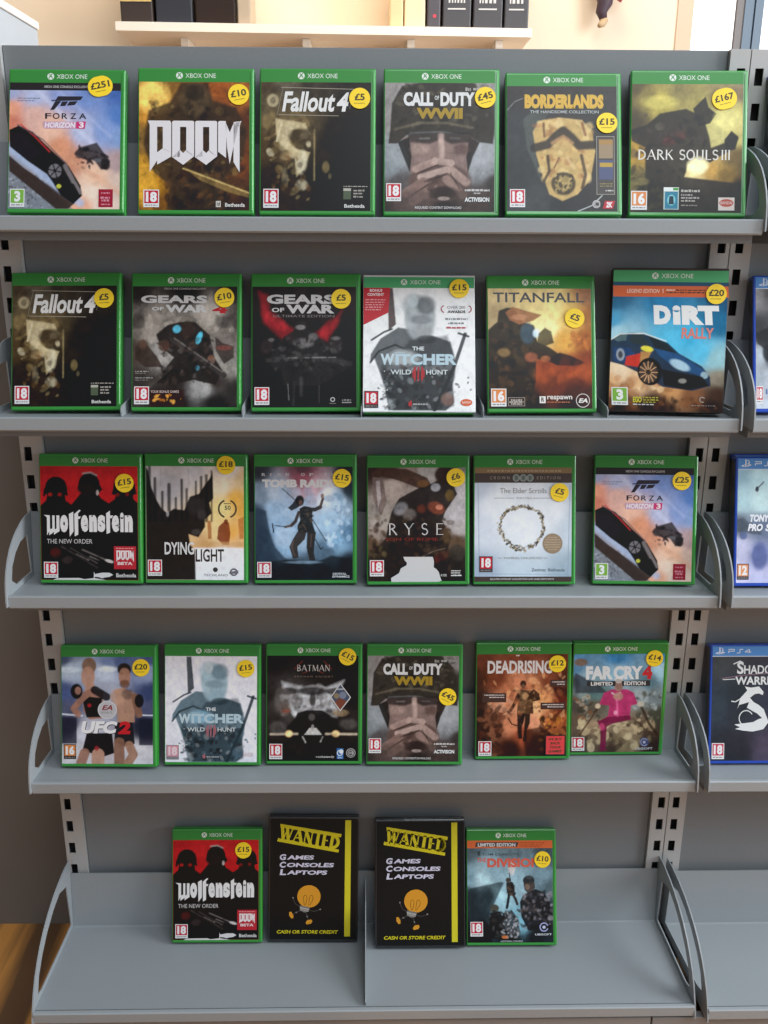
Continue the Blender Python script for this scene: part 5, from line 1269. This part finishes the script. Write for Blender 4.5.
def cover_cold_city():
    s = Sheet(q4(45, 690, 135, 888), seed=43)
    s.f([(60,210,'#5c6c74'),(370,210,'#6a7c84'),(680,210,'#54646c'),(60,400,'#7c98a4'),(150,420,'#a8c0c8'),(250,350,'#88a4b0'),(60,560,'#34444c'),(200,560,'#40565f'),(280,560,'#a0c4d0'),(400,450,'#94b0bc'),(600,400,'#748c98'),
         (680,500,'#5c7078'),(680,640,'#445058'),(450,740,'#7cacbc'),(120,700,'#2c3a42'),(100,820,'#242c30'),(370,860,'#242a2e'),(680,840,'#343c44'),(560,850,'#2c3238')])
    s.l([(150,400),(330,560)], 44, '#b8dce4', 0.5, 50).p([(60,490),(300,440),(320,450),(200,700),(60,720)], '#32424a', 0.75, 22).e(380,340,26,50,'#d8c8c0',0.6,0.9)
    k = '#262a2e'
    # dark silhouettes of people in winter gear
    s.e(352,428,17,18,'#54463c',0.95,0.4).p([(338,448),(380,440),(402,470),(404,540),(350,545),(340,500)], '#3c322e', 0.95, 6).l([(358,540),(350,590),(342,632)], 20, k, 0.95, 6).l([(388,535),(408,570),(420,605)], 20, '#40383a', 0.95, 6).l([(362,378),(372,440)], 8, k, 0.9, 4).blot((335,450,410,540), ['#6c5c50','#22201f'], 14, 8, 0.7, 0.5)
    s.e(508,432,44,36,'#3a4043',0.97,0.2).e(512,410,24,12,'#5c6266',0.7,0.7).p([(468,448),(552,448),(556,480),(540,520),(500,528),(476,500)], '#5a4f4b', 0.95, 8).e(498,478,18,20,'#8c786c',0.85,0.5)
    s.p([(440,590),(462,545),(505,520),(560,495),(620,520),(665,590),(690,700),(670,800),(500,800),(450,700)], '#2e3036', 0.96, 8)
    s.l([(440,650),(560,650)], 18, '#6f6560', 0.8, 8).l([(470,570),(560,640),(600,700)], 16, '#6c6460', 0.6, 10)
    s.blot((450,520,685,790), ['#1e2024','#54545c','#6c6468','#3c3c44','#88868c'], 110, 12, 0.6, 0.6)
    s.e(248,635,34,28,'#56544c',0.95,0.3).p([(215,670),(280,660),(318,700),(330,860),(222,860),(212,760)], '#2a2a2c', 0.95, 8).blot((215,660,330,850), ['#4a4844','#1c1c1e','#5c5c60'], 40, 11, 0.6, 0.6)
    s.p([(320,680),(380,650),(430,720),(440,820),(380,850),(330,800)], '#4a4a4e', 0.85, 12).blot((310,650,440,850), ['#8c8c90','#2c2c30','#6c6c70','#a4a4a8'], 70, 10, 0.7, 0.5).e(325,848,24,12,'#c87840',0.8,0.8)
    s.p([(60,760),(160,720),(230,780),(230,888),(45,888)], '#22282c', 0.85, 18)
    s.n(0.14, (20, 45, 70))
    s.R(45, 135, 690, 192, '#dc6c3c').G([(112,148),(434,148),(424,182),(104,182)], '#4c4444').T('LIMITED EDITION', 126, 154, 410, 180, '#e8e4e2', 0.03)
    s.greek(440, 148, 626, 156, '#a8502c', 2).greek(440, 164, 620, 172, '#a8502c', 3).greek(440, 178, 600, 184, '#a8502c', 4)
    s.G([(118,222),(140,210),(146,246),(126,246)], '#3c484c').T("TOM CLANCY'S", 156, 228, 436, 246, '#4c585c', 0.02)
    s.T('THE', 118, 264, 188, 296, '#d86450', 0.02).T('DIVISION', 196, 266, 600, 334, '#dc6450', 0.045)
    s.badge('18', 66, 735, 160, 842, RED18)
    s.ring(620, 775, 34, 9, '#a8acd8', 20, 340).disc(620, 776, 12, '#c8cce8').T('UBISOFT', 552, 822, 678, 836, '#d8dce0', 0.02)
    s.T('ADDITIONAL CONTENT', 292, 872, 460, 884, '#c8ccd0', 0.01)
    return s

def cover_wanted():
    s = Sheet(q4(58, 712, 72, 972), rect=(-0.0650, 0.0655, 0.0035, 0.1865), seed=45)
    s.f([(70,100,'#292221'),(680,100,'#282120'),(370,400,'#2b2321'),(370,700,'#2a2321'),(70,900,'#262223'),(680,900,'#262324')])
    s.n(0.08, (8, 20))
    ye = '#d8c828'
    s.G([(132,110),(594,184),(588,208),(134,134)], ye).G([(116,216),(574,300),(570,322),(110,240)], ye)
    s.S('WANTED', 134, 166, 578, 262, ye, 0.24, 0.09, 0.13, rot=9.2, slab=0.09)
    for i, (w, x1, yy) in enumerate((('AMES', 388, 340), ('ONSOLES', 538, 396), ('APTOPS', 488, 452))):
        s.T('GCL'[i], 130, yy-4, 178, yy+40, '#d8d4e8', 0.04, 0.12).T(w, 184, yy+4, x1, yy+36, '#d8d4e8', 0.04, 0.12)
    s.disc(352, 650, 88, '#dc9830', 84)
    for dx in (0, 46):
        s.ring(324+dx, 664, 15, 3, '#4c3418', 180, 400, ry=24); s.stroke([(310+dx, 664), (318+dx*0.7, 716)], 3, '#4c3418'); s.stroke([(336+dx, 676), (326+dx*0.7, 716)], 3, '#4c3418')
    s.G([(284,716),(360,732),(350,764),(318,770),(284,754)], '#7c7874').stroke([(286,734),(352,748)], 6, '#c8c4c0').stroke([(288,748),(346,760)], 5, '#b0aca8')
    for pl in (((284,728),(250,704),(232,662)), ((358,752),(392,762),(436,748)), ((290,756),(258,770),(228,784)), ((330,768),(340,800),(348,824))):
        s.stroke(list(pl), 4, '#55514f')
    s.disc(232, 660, 6, '#8c8886').disc(438, 746, 6, '#8c8886').disc(258, 770, 6, '#7c7876').disc(340, 800, 6, '#7c7876')
    s.G([(204,768),(220,764),(236,790),(236,812),(222,816),(206,796)], '#dc9830').G([(328,846),(340,828),(370,822),(380,834),(370,852),(336,860)], '#dc9830')
    s.T('CASH OR STORE CREDIT', 112, 902, 574, 928, ye, 0.03, 0.15)
    s.R(620, 80, 664, 948, '#d8cc30')
    return s

def cover_ps_skate():
    s = Sheet(q4(100, 860, 198, 930), rect=(-0.0645, 0.0650, 0.0045, 0.1545), seed=47)
    s.f([(110,220,'#94b4c4'),(290,220,'#b0ccd4'),(700,220,'#a8c4d4'),(110,400,'#a8c4cc'),(290,400,'#b8d0d4'),(110,560,'#6c7484'),(290,560,'#6c7890'),(110,700,'#b4b4cc'),(290,760,'#7c84a8'),(110,880,'#c0bcd4'),(290,880,'#b4b4d0'),(700,880,'#9ca8c8')])
    s.p([(95,520),(150,510),(190,540),(290,560),(290,620),(100,600)], '#54606c', 0.75, 20).e(150,625,30,26,'#5c6c94',0.85,0.6).e(280,760,60,90,'#5c6898',0.8,0.6).l([(240,330),(300,280)], 10, '#54506c', 0.8, 8).e(250,325,14,18,'#3c3c54',0.9,0.6)
    s.n(0.08, (20, 45))
    s.T('TONY', 198, 488, 352, 536, '#e8ecf4', 0.06, 0.2).T("HAWK'S", 380, 492, 560, 534, '#e8ecf4', 0.05, 0.2).T('PRO', 184, 548, 300, 596, '#eef0f8', 0.05, 0.2).T('SKATER', 320, 548, 600, 596, '#eef0f8', 0.05, 0.2)
    s.badge('12', 106, 806, 198, 910, OR12, strip='#4c4450')
    return s

def cover_ps_dragon():
    s = Sheet(q4(78, 780, 182, 910), rect=(-0.0645, 0.0650, 0.0045, 0.1545), seed=49)
    s.f([(90,200,'#54585c'),(500,200,'#4c4e58'),(90,500,'#44505c'),(300,500,'#3e4650'),(500,500,'#484c5c'),(90,880,'#3c424c'),(500,880,'#5c5468'),(300,880,'#3c3e48'),(760,500,'#54505c')])
    s.n(0.08, (20, 45))
    wh = '#e4e8ea'
    s.T('S', 268, 220, 320, 306, wh, 0.03).T('HADOW', 322, 244, 620, 306, wh, 0.02).T('WARRIOR', 256, 322, 640, 380, wh, 0.03)
    s.stroke([(150,336),(300,316),(640,290)], 6, '#8c6c7c').stroke([(160,344),(256,340)], 5, wh).stroke([(240,236),(290,216),(310,226)], 8, wh)
    # sweeping white brush shape
    s.G([(330,392),(380,400),(440,392),(476,430),(470,452),(440,440),(410,444),(372,470),(366,500),(330,510),(290,520),(276,550),(290,500),(300,470),(350,420)], wh)
    s.G([(366,500),(372,470),(400,500),(440,520),(480,550),(498,590),(470,612),(430,580),(350,540)], wh)
    s.G([(498,590),(520,640),(480,690),(400,706),(330,700),(262,688),(300,676),(256,656),(330,648),(400,640),(440,620),(470,612)], wh)
    s.stroke([(230,494),(262,498),(300,476)], 7, wh).ring(345, 612, 56, 7, wh, 130, 330)
    s.badge('18', 86, 786, 182, 898, '#c8405c')
    return s

def cover_ps_grey():
    s = Sheet(q4(170, 800, 185, 850), rect=(-0.0645, 0.0650, 0.0045, 0.1545), seed=51)
    s.f([(180,220,'#8c8c90'),(260,220,'#6c6a6c'),(600,300,'#54545c'),(180,420,'#4c4a4c'),(260,420,'#54545a'),(200,560,'#a8b0b8'),(250,560,'#484c54'),(200,700,'#9ca4ac'),(260,700,'#a8acb4'),(600,700,'#7c848c'),(200,830,'#b4b8c0')])
    s.p([(170,430),(250,400),(300,420),(300,560),(220,520),(180,490)], '#34343a', 0.85, 16).e(250,540,40,50,'#34383e',0.85,0.6)
    s.n(0.1, (20, 45))
    s.badge('18', 172, 726, 214, 822, '#c8404c')
    s.greek(230, 740, 300, 770, '#5c74a4', 3)
    return s
def cover_ps_gold():
    s = Sheet(q4(0, 100, 0, 100), rect=(-0.0645, 0.0650, 0.0045, 0.1545), seed=53)
    s.f([(0,0,'#20303c'),(50,0,'#2c4450'),(0,40,'#4c3c24'),(60,40,'#7c6034'),(0,80,'#3c2c1c'),(80,80,'#8c6c38')], 2)
    s.n(0.3, (10, 24))
    return s

# ------------------------------------------------------------------ cases
PLACE = {   # (shelf, place from the left): x, y, height above the datum, lean, roll, yaw
    (0, 0): (-0.3469, -0.0675, 0.0284, 0.348, -0.000, 0.007),
    (0, 1): (-0.1971, -0.0617, 0.0278, 0.302, -0.000, -0.000),
    (0, 2): (-0.0557, -0.0624, 0.0277, 0.293, -0.000, -0.018),
    (0, 3): (0.0893, -0.0617, 0.0275, 0.284, -0.000, -0.013),
    (0, 4): (0.2317, -0.0715, 0.0285, 0.357, -0.000, -0.020),
    (0, 5): (0.3765, -0.0659, 0.0279, 0.296, 0.003, -0.050),
    (0, 6): (0.5403, -0.0607, 0.0278, 0.301, -0.000, -0.000),
    (1, 0): (-0.3686, -0.0675, -0.2029, 0.323, -0.006, -0.002),
    (1, 1): (-0.2204, -0.0690, -0.2032, 0.323, -0.000, 0.006),
    (1, 2): (-0.0727, -0.0685, -0.2032, 0.318, -0.002, 0.007),
    (1, 3): (0.0662, -0.0843, -0.2013, 0.411, 0.000, -0.010),
    (1, 4): (0.2191, -0.0740, -0.2030, 0.341, -0.000, 0.020),
    (1, 5): (0.3709, -0.0739, -0.2027, 0.238, -0.000, -0.098),
    (1, 6): (0.5512, -0.0674, -0.2035, 0.306, -0.000, 0.000),
    (2, 0): (-0.3610, -0.0563, -0.4362, 0.245, -0.004, -0.029),
    (2, 1): (-0.2226, -0.0558, -0.4362, 0.249, 0.003, 0.000),
    (2, 2): (-0.0788, -0.0557, -0.4365, 0.242, -0.000, 0.003),
    (2, 3): (0.0700, -0.0613, -0.4360, 0.273, -0.000, 0.011),
    (2, 4): (0.2104, -0.0604, -0.4361, 0.270, -0.000, 0.003),
    (2, 5): (0.3688, -0.0598, -0.4363, 0.243, -0.003, -0.044),
    (2, 6): (0.5575, -0.0651, -0.4364, 0.249, -0.000, 0.002),
    (3, 0): (-0.3592, -0.0621, -0.7094, 0.287, -0.015, -0.041),
    (3, 1): (-0.2155, -0.0569, -0.7102, 0.263, 0.007, 0.002),
    (3, 2): (-0.0728, -0.0542, -0.7106, 0.254, 0.004, 0.001),
    (3, 3): (0.0686, -0.0570, -0.7102, 0.270, 0.006, 0.002),
    (3, 4): (0.2242, -0.0412, -0.7116, 0.174, -0.005, -0.002),
    (3, 5): (0.3613, -0.0284, -0.7129, 0.085, -0.004, 0.007),
    (3, 6): (0.5539, -0.0555, -0.7109, 0.239, -0.001, 0.000),
    (4, 0): (-0.2232, -0.0597, -1.0133, 0.299, -0.001, -0.001),
    (4, 1): (-0.0798, -0.0587, -1.0129, 0.271, 0.011, 0.003),
    (4, 2): (0.0815, -0.0724, -1.0126, 0.328, -0.003, -0.001),
    (4, 3): (0.2191, -0.0692, -1.0124, 0.356, -0.003, -0.005),
}

M_GREEN = mat('translucent_green_plastic', (0.03, 0.27, 0.035), rough=0.28, spec=0.6, coat=0.3)
M_BLUE = mat('translucent_blue_plastic', (0.012, 0.06, 0.42), rough=0.25, spec=0.6, coat=0.3)
M_BLACK = mat('black_case_plastic', (0.012, 0.012, 0.015), rough=0.25, spec=0.6, coat=0.5)
M_STICK = mat('yellow_sticker_paper', (0.92, 0.64, 0.015), rough=0.5, noise=0.05, nscale=90)
M_INK = mat('sticker_ink', (0.05, 0.042, 0.016), rough=0.6)
GREEN_PRINT = (0.045, 0.26, 0.05)
ARTGAIN = 0.9

def flat_text(mb, body, cx, cz, w, h, y, bold=0.0, rot=0.0, shear=0.0):
    v, fs_ = glyphs(body, bold, shear)
    k = math.radians(rot)
    out = []
    for p in v:
        X, Z = (p[0]-0.5)*w, (p[1]-0.5)*h
        out.append((cx+X*math.cos(k)-Z*math.sin(k), y, cz+X*math.sin(k)+Z*math.cos(k)))
    return mb.add(out, fs_)

STK = {}
def price_sticker(parent, text, x, z, rot, double=False, faint=False, y=-0.0012):
    """round yellow label with a written price"""
    key = (text, double)
    rad = 0.0122
    e = STK.get(key)
    if e is None:
        pts = []
        n = 36
        for i in range(n):
            t = 2*math.pi*i/n
            px, pz = rad*math.cos(t), rad*math.sin(t)
            if double:
                px += 0.0022 if px > 0 else -0.0022
            pts.append((px, pz))
        disc = MB().extrude(pts, 'Y', 0.0, 0.0003).mesh('price_sticker', M_STICK)
        mb = MB()
        w = {2: 0.0118, 3: 0.0182, 4: 0.0222}[len(text)]
        flat_text(mb, text, 0, 0.0014, w, 0.0080, -0.0001, 0.028)
        for i in range(9):
            mb.add([(-0.0065+i*0.0014, -0.0001, -0.0062), (-0.0055+i*0.0014, -0.0001, -0.0062), (-0.0055+i*0.0014, -0.0001, -0.0055), (-0.0065+i*0.0014, -0.0001, -0.0055)], [(0, 1, 2, 3)])
        e = (disc, mb.mesh('written_price', M_INK))
        STK[key] = e
    o = link('price_sticker', e[0], parent)
    o.location = (x, y-0.0003, z)
    o.rotation_euler = (0, math.radians(rot), 0)
    w = link('written_price', e[1], o)
    return o

SHELLS = {}
def shell_meshes(kind):
    if kind in SHELLS:
        return SHELLS[kind]
    if kind in ('green', 'blue'):
        m = M_GREEN if kind == 'green' else M_BLUE
        w = 0.06775
        a = MB().bevel_box(-w, w, 0.0, 0.0066, 0.0, 0.171, 0.0016, 2)
        # raised thumb rim down the opening side
        a.bevel_box(0.0635, 0.0662, -0.0006, 0.0010, 0.004, 0.167, 0.0004, 1)
        b = MB().bevel_box(-w, w, 0.0070, 0.0140, 0.0, 0.171, 0.0016, 2)
        c = MB().box(-w-0.0003, -w+0.0005, 0.0018, 0.0122, 0.005, 0.166)
        SHELLS[kind] = (a.mesh('front_shell', m), b.mesh('back_shell', m), c.mesh('spine_sleeve', mat('dark_spine_print', (0.03, 0.03, 0.035), rough=0.35)))
    elif kind == 'black':
        w = 0.0675
        a = MB().bevel_box(-w, w, 0.0, 0.0068, 0.0, 0.190, 0.0018, 2).bevel_box(0.0658, 0.0669, -0.0004, 0.001, 0.006, 0.184, 0.0003, 1)
        b = MB().bevel_box(-w, w, 0.0072, 0.0145, 0.0, 0.190, 0.0018, 2)
        c = MB().box(-w-0.0003, -w+0.0005, 0.002, 0.0125, 0.005, 0.185)
        SHELLS[kind] = (a.mesh('front_shell', M_BLACK), b.mesh('back_shell', M_BLACK), c.mesh('spine_sleeve', mat('black_spine_print', (0.02, 0.018, 0.018), rough=0.35)))
    return SHELLS[kind]

def ps_header(s):
    R_ = s.rect
    z0, z1 = R_[3], R_[3]+0.0140
    s.flat([(R_[0], z0), (R_[1], z0), (R_[1], z1), (R_[0], z1)], [(0,1,2,3)], (0.10, 0.30, 0.70), mm=True, fixed=0)
    s.flat([(R_[0], z0-0.0006), (R_[1], z0-0.0006), (R_[1], z0+0.0004), (R_[0], z0+0.0004)], [(0,1,2,3)], '#dce4f0', mm=True, fixed=1)
    wh = '#e8eef8'
    x = R_[0]+0.004; z = z0+0.0028
    s.flat([(x+0.0052,z),(x+0.0070,z+0.0004),(x+0.0070,z+0.0092),(x+0.0096,z+0.0078),(x+0.0096,z+0.0052),(x+0.0078,z+0.0050),(x+0.0104,z+0.0034),(x+0.0112,z+0.0060),(x+0.0100,z+0.0086),(x+0.0052,z+0.0100)], [tuple(range(10))], wh, mm=True, fixed=2)
    s.flat([(x,z+0.0018),(x+0.0046,z+0.0036),(x+0.0046,z+0.0022),(x+0.0026,z+0.0014),(x+0.0046,z+0.0010),(x+0.0046,z+0.0001),(x+0.0008,z+0.0006)], [tuple(range(7))], wh, mm=True, fixed=2)
    s.flat([(x+0.0076,z+0.0030),(x+0.0126,z+0.0036),(x+0.0134,z+0.0024),(x+0.0106,z+0.0012),(x+0.0076,z+0.0004),(x+0.0076,z+0.0014),(x+0.0110,z+0.0026),(x+0.0076,z+0.0020)], [tuple(range(8))], wh, mm=True, fixed=2)
    # PS4 in thin squared letters
    def bars(ps, w=0.0011):
        for (ax, az), (bx, bz) in ps:
            L = math.hypot(bx-ax, bz-az); nx, nz = -(bz-az)/L*w/2, (bx-ax)/L*w/2
            s.flat([(ax+nx, az+nz), (ax-nx, az-nz), (bx-nx, bz-nz), (bx+nx, bz+nz)], [(0,1,2,3)], wh, mm=True, fixed=2)
    b = R_[0]+0.0220; q = z0+0.0046; h = 0.0052
    bars([((b, q+h), (b+0.0085, q+h)), ((b+0.0085, q+h+0.0005), (b+0.0085, q+h/2-0.0005)), ((b+0.0085, q+h/2), (b+0.001, q+h/2)), ((b+0.0005, q+h/2+0.0005), (b+0.0005, q))])
    b += 0.0120
    bars([((b+0.009, q+h), (b+0.0045, q+h)), ((b+0.0045, q+h+0.0005), (b+0.0045, q)), ((b+0.0045, q), (b, q))])
    b += 0.0115
    bars([((b+0.006, q+h), (b, q+0.0014)), ((b, q+0.0014), (b+0.009, q+0.0014)), ((b+0.0065, q+h), (b+0.0065, q))])

SHEETS = {}
def sheet_mesh(key, fn, header):
    if key not in SHEETS:
        s = fn()
        if header == 'green': s.header(GREEN_PRINT)
        elif header == 'card': s.header((0.085, 0.42, 0.17))
        elif header == 'blue': ps_header(s)
        SHEETS[key] = (s.mesh('cover_sheet', ARTGAIN), s)
    return SHEETS[key]

def place_root(e, row, col):
    x, y, z, lean, roll, yaw = PLACE[(row, col if (row, col) != (2, 7) else 6)]
    if row == 0 and col == 5: y -= 0.0022
    if row == 0 and col == 6: x += 0.006
    if (row, col) == (2, 6): x, y = 0.5540, -0.0658
    if (row, col) == (2, 7): x, y, z = 0.5570, -0.0502, z+0.0001
    M = Matrix.Rotation(yaw, 4, 'Z') @ Matrix.Rotation(-lean, 4, 'X') @ Matrix.Rotation(roll, 4, 'Y')
    M.translation = Vector((x, y, z+Z0))
    e.matrix_world = M

GROUPS = ['cases on the top shelf', 'cases on the second shelf', 'cases on the middle shelf', 'cases on the fourth shelf', 'cases on the bottom shelf']
def game_case(row, col, key, fn, label, kind='green', sticker=None):
    e = empty('game_case' if kind in ('green', 'blue') else ('sleeved_game_case' if kind.startswith('card') else 'disc_case'), (0, 0, 0))
    tag(e, label, 'game case' if kind != 'black' else 'disc case', GROUPS[row])
    hdr = {'green': 'green', 'blue': 'blue', 'black': None}.get(kind, 'card')
    me, sh = sheet_mesh(key, fn, hdr)
    if kind in ('green', 'blue', 'black'):
        a, b, c = shell_meshes(kind)
        link('front_shell', a, e); link('back_shell', b, e); link('spine_sleeve', c, e)
        ty = -0.0001
    else:
        if kind == 'card_white':
            MB().bevel_box(-0.0690, 0.0690, 0, 0.016, 0, 0.1735, 0.0006, 1).build('card_sleeve', mat('white_card', (0.70, 0.72, 0.72), rough=0.4), e)
            MB().bevel_box(-0.0672, 0.0672, 0.002, 0.0145, -0.0012, 0.1725, 0.0006, 1).build('inner_case', M_GREEN, e)
        else:
            MB().bevel_box(-0.0695, 0.0695, 0, 0.021, 0, 0.176, 0.0006, 1).build('card_sleeve', mat('dark_card', (0.035, 0.024, 0.018), rough=0.4), e)
            MB().bevel_box(-0.0678, 0.0678, 0.003, 0.018, 0.003, 0.1762, 0.0006, 1).build('inner_case', M_GREEN, e)
        ty = -0.0001
    o = link('cover_sheet', me, e)
    o.location = (0, ty, 0)
    if sticker:
        text, sx, sy, rot, quad = sticker[:5]
        old = sh.q
        if quad: sh.q = quad
        x, z = sh._mm(sx, sy)
        sh.q = old
        price_sticker(e, text, x, z, rot, double=len(sticker) > 5, y=-0.0012)
    place_root(e, row, col)
    return e

G = game_case
# top shelf
G(0, 0, 'racing', cover_racing, 'green game case with racing cars, leftmost on the top shelf', sticker=('£251', 575, 145, -12, q4(33,697,122,895), 1))
G(0, 1, 'orange', cover_orange_brown, 'green game case with white angular title on orange brown cover, top shelf', sticker=('£10', 638, 193, -10, None))
G(0, 2, 'sepia', cover_sepia, 'green game case with dark sepia cover and £5 sticker, third on the top shelf', sticker=('£5', 627, 208, 0, None))
G(0, 3, 'soldier', cover_soldier, 'green game case with helmeted soldier face, on the top shelf', sticker=('£45', 632, 192, -14, None))
G(0, 4, 'mask', cover_yellow_title, 'green game case with heavy yellow title over a tan shape, fifth on the top shelf', sticker=('£15', 650, 350, 0, None))
G(0, 5, 'fantasy', cover_dark_fantasy, 'green game case with white serif title on dark yellowish cover, on top shelf', sticker=('£167', 595, 200, -14, None, 1))
# second shelf
G(1, 0, 'sepia', cover_sepia, 'green game case with dark sepia cover and £5 sticker, leftmost on the second shelf', sticker=('£5', 620, 183, -3, q4(60,697,103,860)))
G(1, 1, 'battle4', cover_battle_four, 'green game case with armoured fighters under a grey title with red 4, second shelf', sticker=('£10', 612, 190, -10, None))
G(1, 2, 'redv', cover_red_v, 'green game case with black cover crossed by a red V, on the second shelf', sticker=('£5', 594, 190, 0, None))
G(1, 3, 'whitef', cover_white_fantasy, 'white card sleeved case with a red corner, second shelf', kind='card_white', sticker=('£15', 635, 122, 0, None))
G(1, 4, 'dusk', cover_dusk_orange, 'green game case with thin dark title over an orange dusk scene', sticker=('£5', 587, 307, 22, None))
G(1, 5, 'rally', cover_rally, 'larger card sleeved game case with rally car on blue sky', kind='card_dark', sticker=('£20', 657, 172, 0, None))
# middle shelf
G(2, 0, 'redblack', cover_red_black, 'green game case with red and black helmet cover, leftmost on the middle shelf', sticker=('£15', 608, 218, -8, None))
G(2, 1, 'split', cover_split_white, 'green game case with cover split between black and white, second on the middle shelf', sticker=('£18', 582, 110, 0, None))
G(2, 2, 'ice', cover_ice_blue, 'green game case with a climber in icy blue cave, third on the middle shelf', sticker=('£15', 630, 182, 8, None))
G(2, 3, 'roman', cover_roman, 'green game case with torn white patch at the foot of its cover, middle shelf', sticker=('£6', 630, 188, -14, None))
G(2, 4, 'ring', cover_pale_ring, 'green game case with round metal wreath on a pale cover, fifth on the middle shelf', sticker=('£5', 616, 268, 15, None))
G(2, 5, 'racing', cover_racing, 'green game case with racing cars and £25 sticker, on the middle shelf', sticker=('£25', 616, 193, 0, None))
# fourth shelf
G(3, 0, 'fighters', cover_fighters, 'green game case showing two boxers with raised fists, leftmost on the fourth shelf', sticker=('£20', 607, 212, 0, None))
G(3, 1, 'whitec', lambda: cover_white_fantasy(True), 'green game case with blue grey cloaked shape on white, second on the fourth shelf', sticker=('£15', 616, 203, -6, None))
G(3, 2, 'city', cover_black_city, 'green game case with black cover, pale sky and two small headlights, fourth shelf', sticker=('£15', 624, 118, 28, None))
G(3, 3, 'soldier', cover_soldier, 'green game case with helmeted soldier face, on the fourth shelf', sticker=('£45', 622, 410, 28, q4(42,703,115,882)))
dr = G(3, 4, 'fire', cover_fire_orange, 'green game case with fiery orange cover and square red shop sticker, fourth shelf', sticker=('£12', 642, 188, 0, None))
G(3, 5, 'pink', cover_pink_suit, 'green game case with seated figure in a pink suit', sticker=('£14', 646, 160, 10, None))
# square red sticker on the orange cover
shq = SHEETS['fire'][1]
xa, za = shq._mm(558, 842); xb, zb = shq._mm(706, 700)
cx, cz = (xa+xb)/2, (za+zb)/2
hw, hh = abs(xb-xa)/2, abs(zb-za)/2
ss = MB().box(-hw, hw, 0, 0.0003, -hh, hh).build('shop_sticker', mat('sticker_black_border', (0.02, 0.015, 0.015), rough=0.5), dr)
ss.location = (cx, -0.0013, cz); ss['label'] = 'square red sticker with black lettering'
MB().box(-hw*0.92, hw*0.92, -0.0001, 0.0, -hh*0.92, hh*0.92).build('sticker_face', mat('sticker_red', (0.72, 0.045, 0.05), rough=0.5), ss)
mb = MB()
for i, (tx, ww) in enumerate((('WE BUY', 0.70), ('BACK', 0.52), ('YOUR', 0.56), ('GAMES', 0.68))):
    flat_text(mb, tx, 0, hh*(0.62-0.41*i), hw*2*ww, hh*0.26, -0.0003, 0.02, 0, 0.2)
mb.build('sticker_lettering', M_INK, ss)
# bottom shelf
G(4, 0, 'redblack', cover_red_black, 'green game case with red and black helmet cover, leftmost on the bottom shelf', sticker=('£15', 575, 217, 0, q4(45,690,142,880)))
G(4, 1, 'wanted', cover_wanted, 'black WANTED disc case with light bulb picture, left of the shelf divider', kind='black')
G(4, 2, 'wanted', cover_wanted, 'black WANTED disc case with light bulb picture, right of the shelf divider', kind='black')
G(4, 3, 'cold', cover_cold_city, 'green game case with orange strip over a cold blue scene, on bottom shelf', sticker=('£10', 613, 275, 6, None))
# right bay
G(0, 6, 'psgold', cover_ps_gold, 'blue game case with dark gold cover at the right edge of the top shelf', kind='blue')
G(1, 6, 'psgrey', cover_ps_grey, 'blue game case with grey cover at the right edge of the second shelf', kind='blue')
G(2, 6, 'psskate', cover_ps_skate, 'blue game case with pale blue cover in front, right edge of the middle shelf', kind='blue')
G(2, 7, 'psgold', cover_ps_gold, 'blue game case hidden behind the pale blue one, its spine showing, middle shelf', kind='blue')
G(3, 6, 'psdragon', cover_ps_dragon, 'blue game case with white dragon shape on dark cover, on the fourth shelf', kind='blue')
bpy.context.view_layer.update()
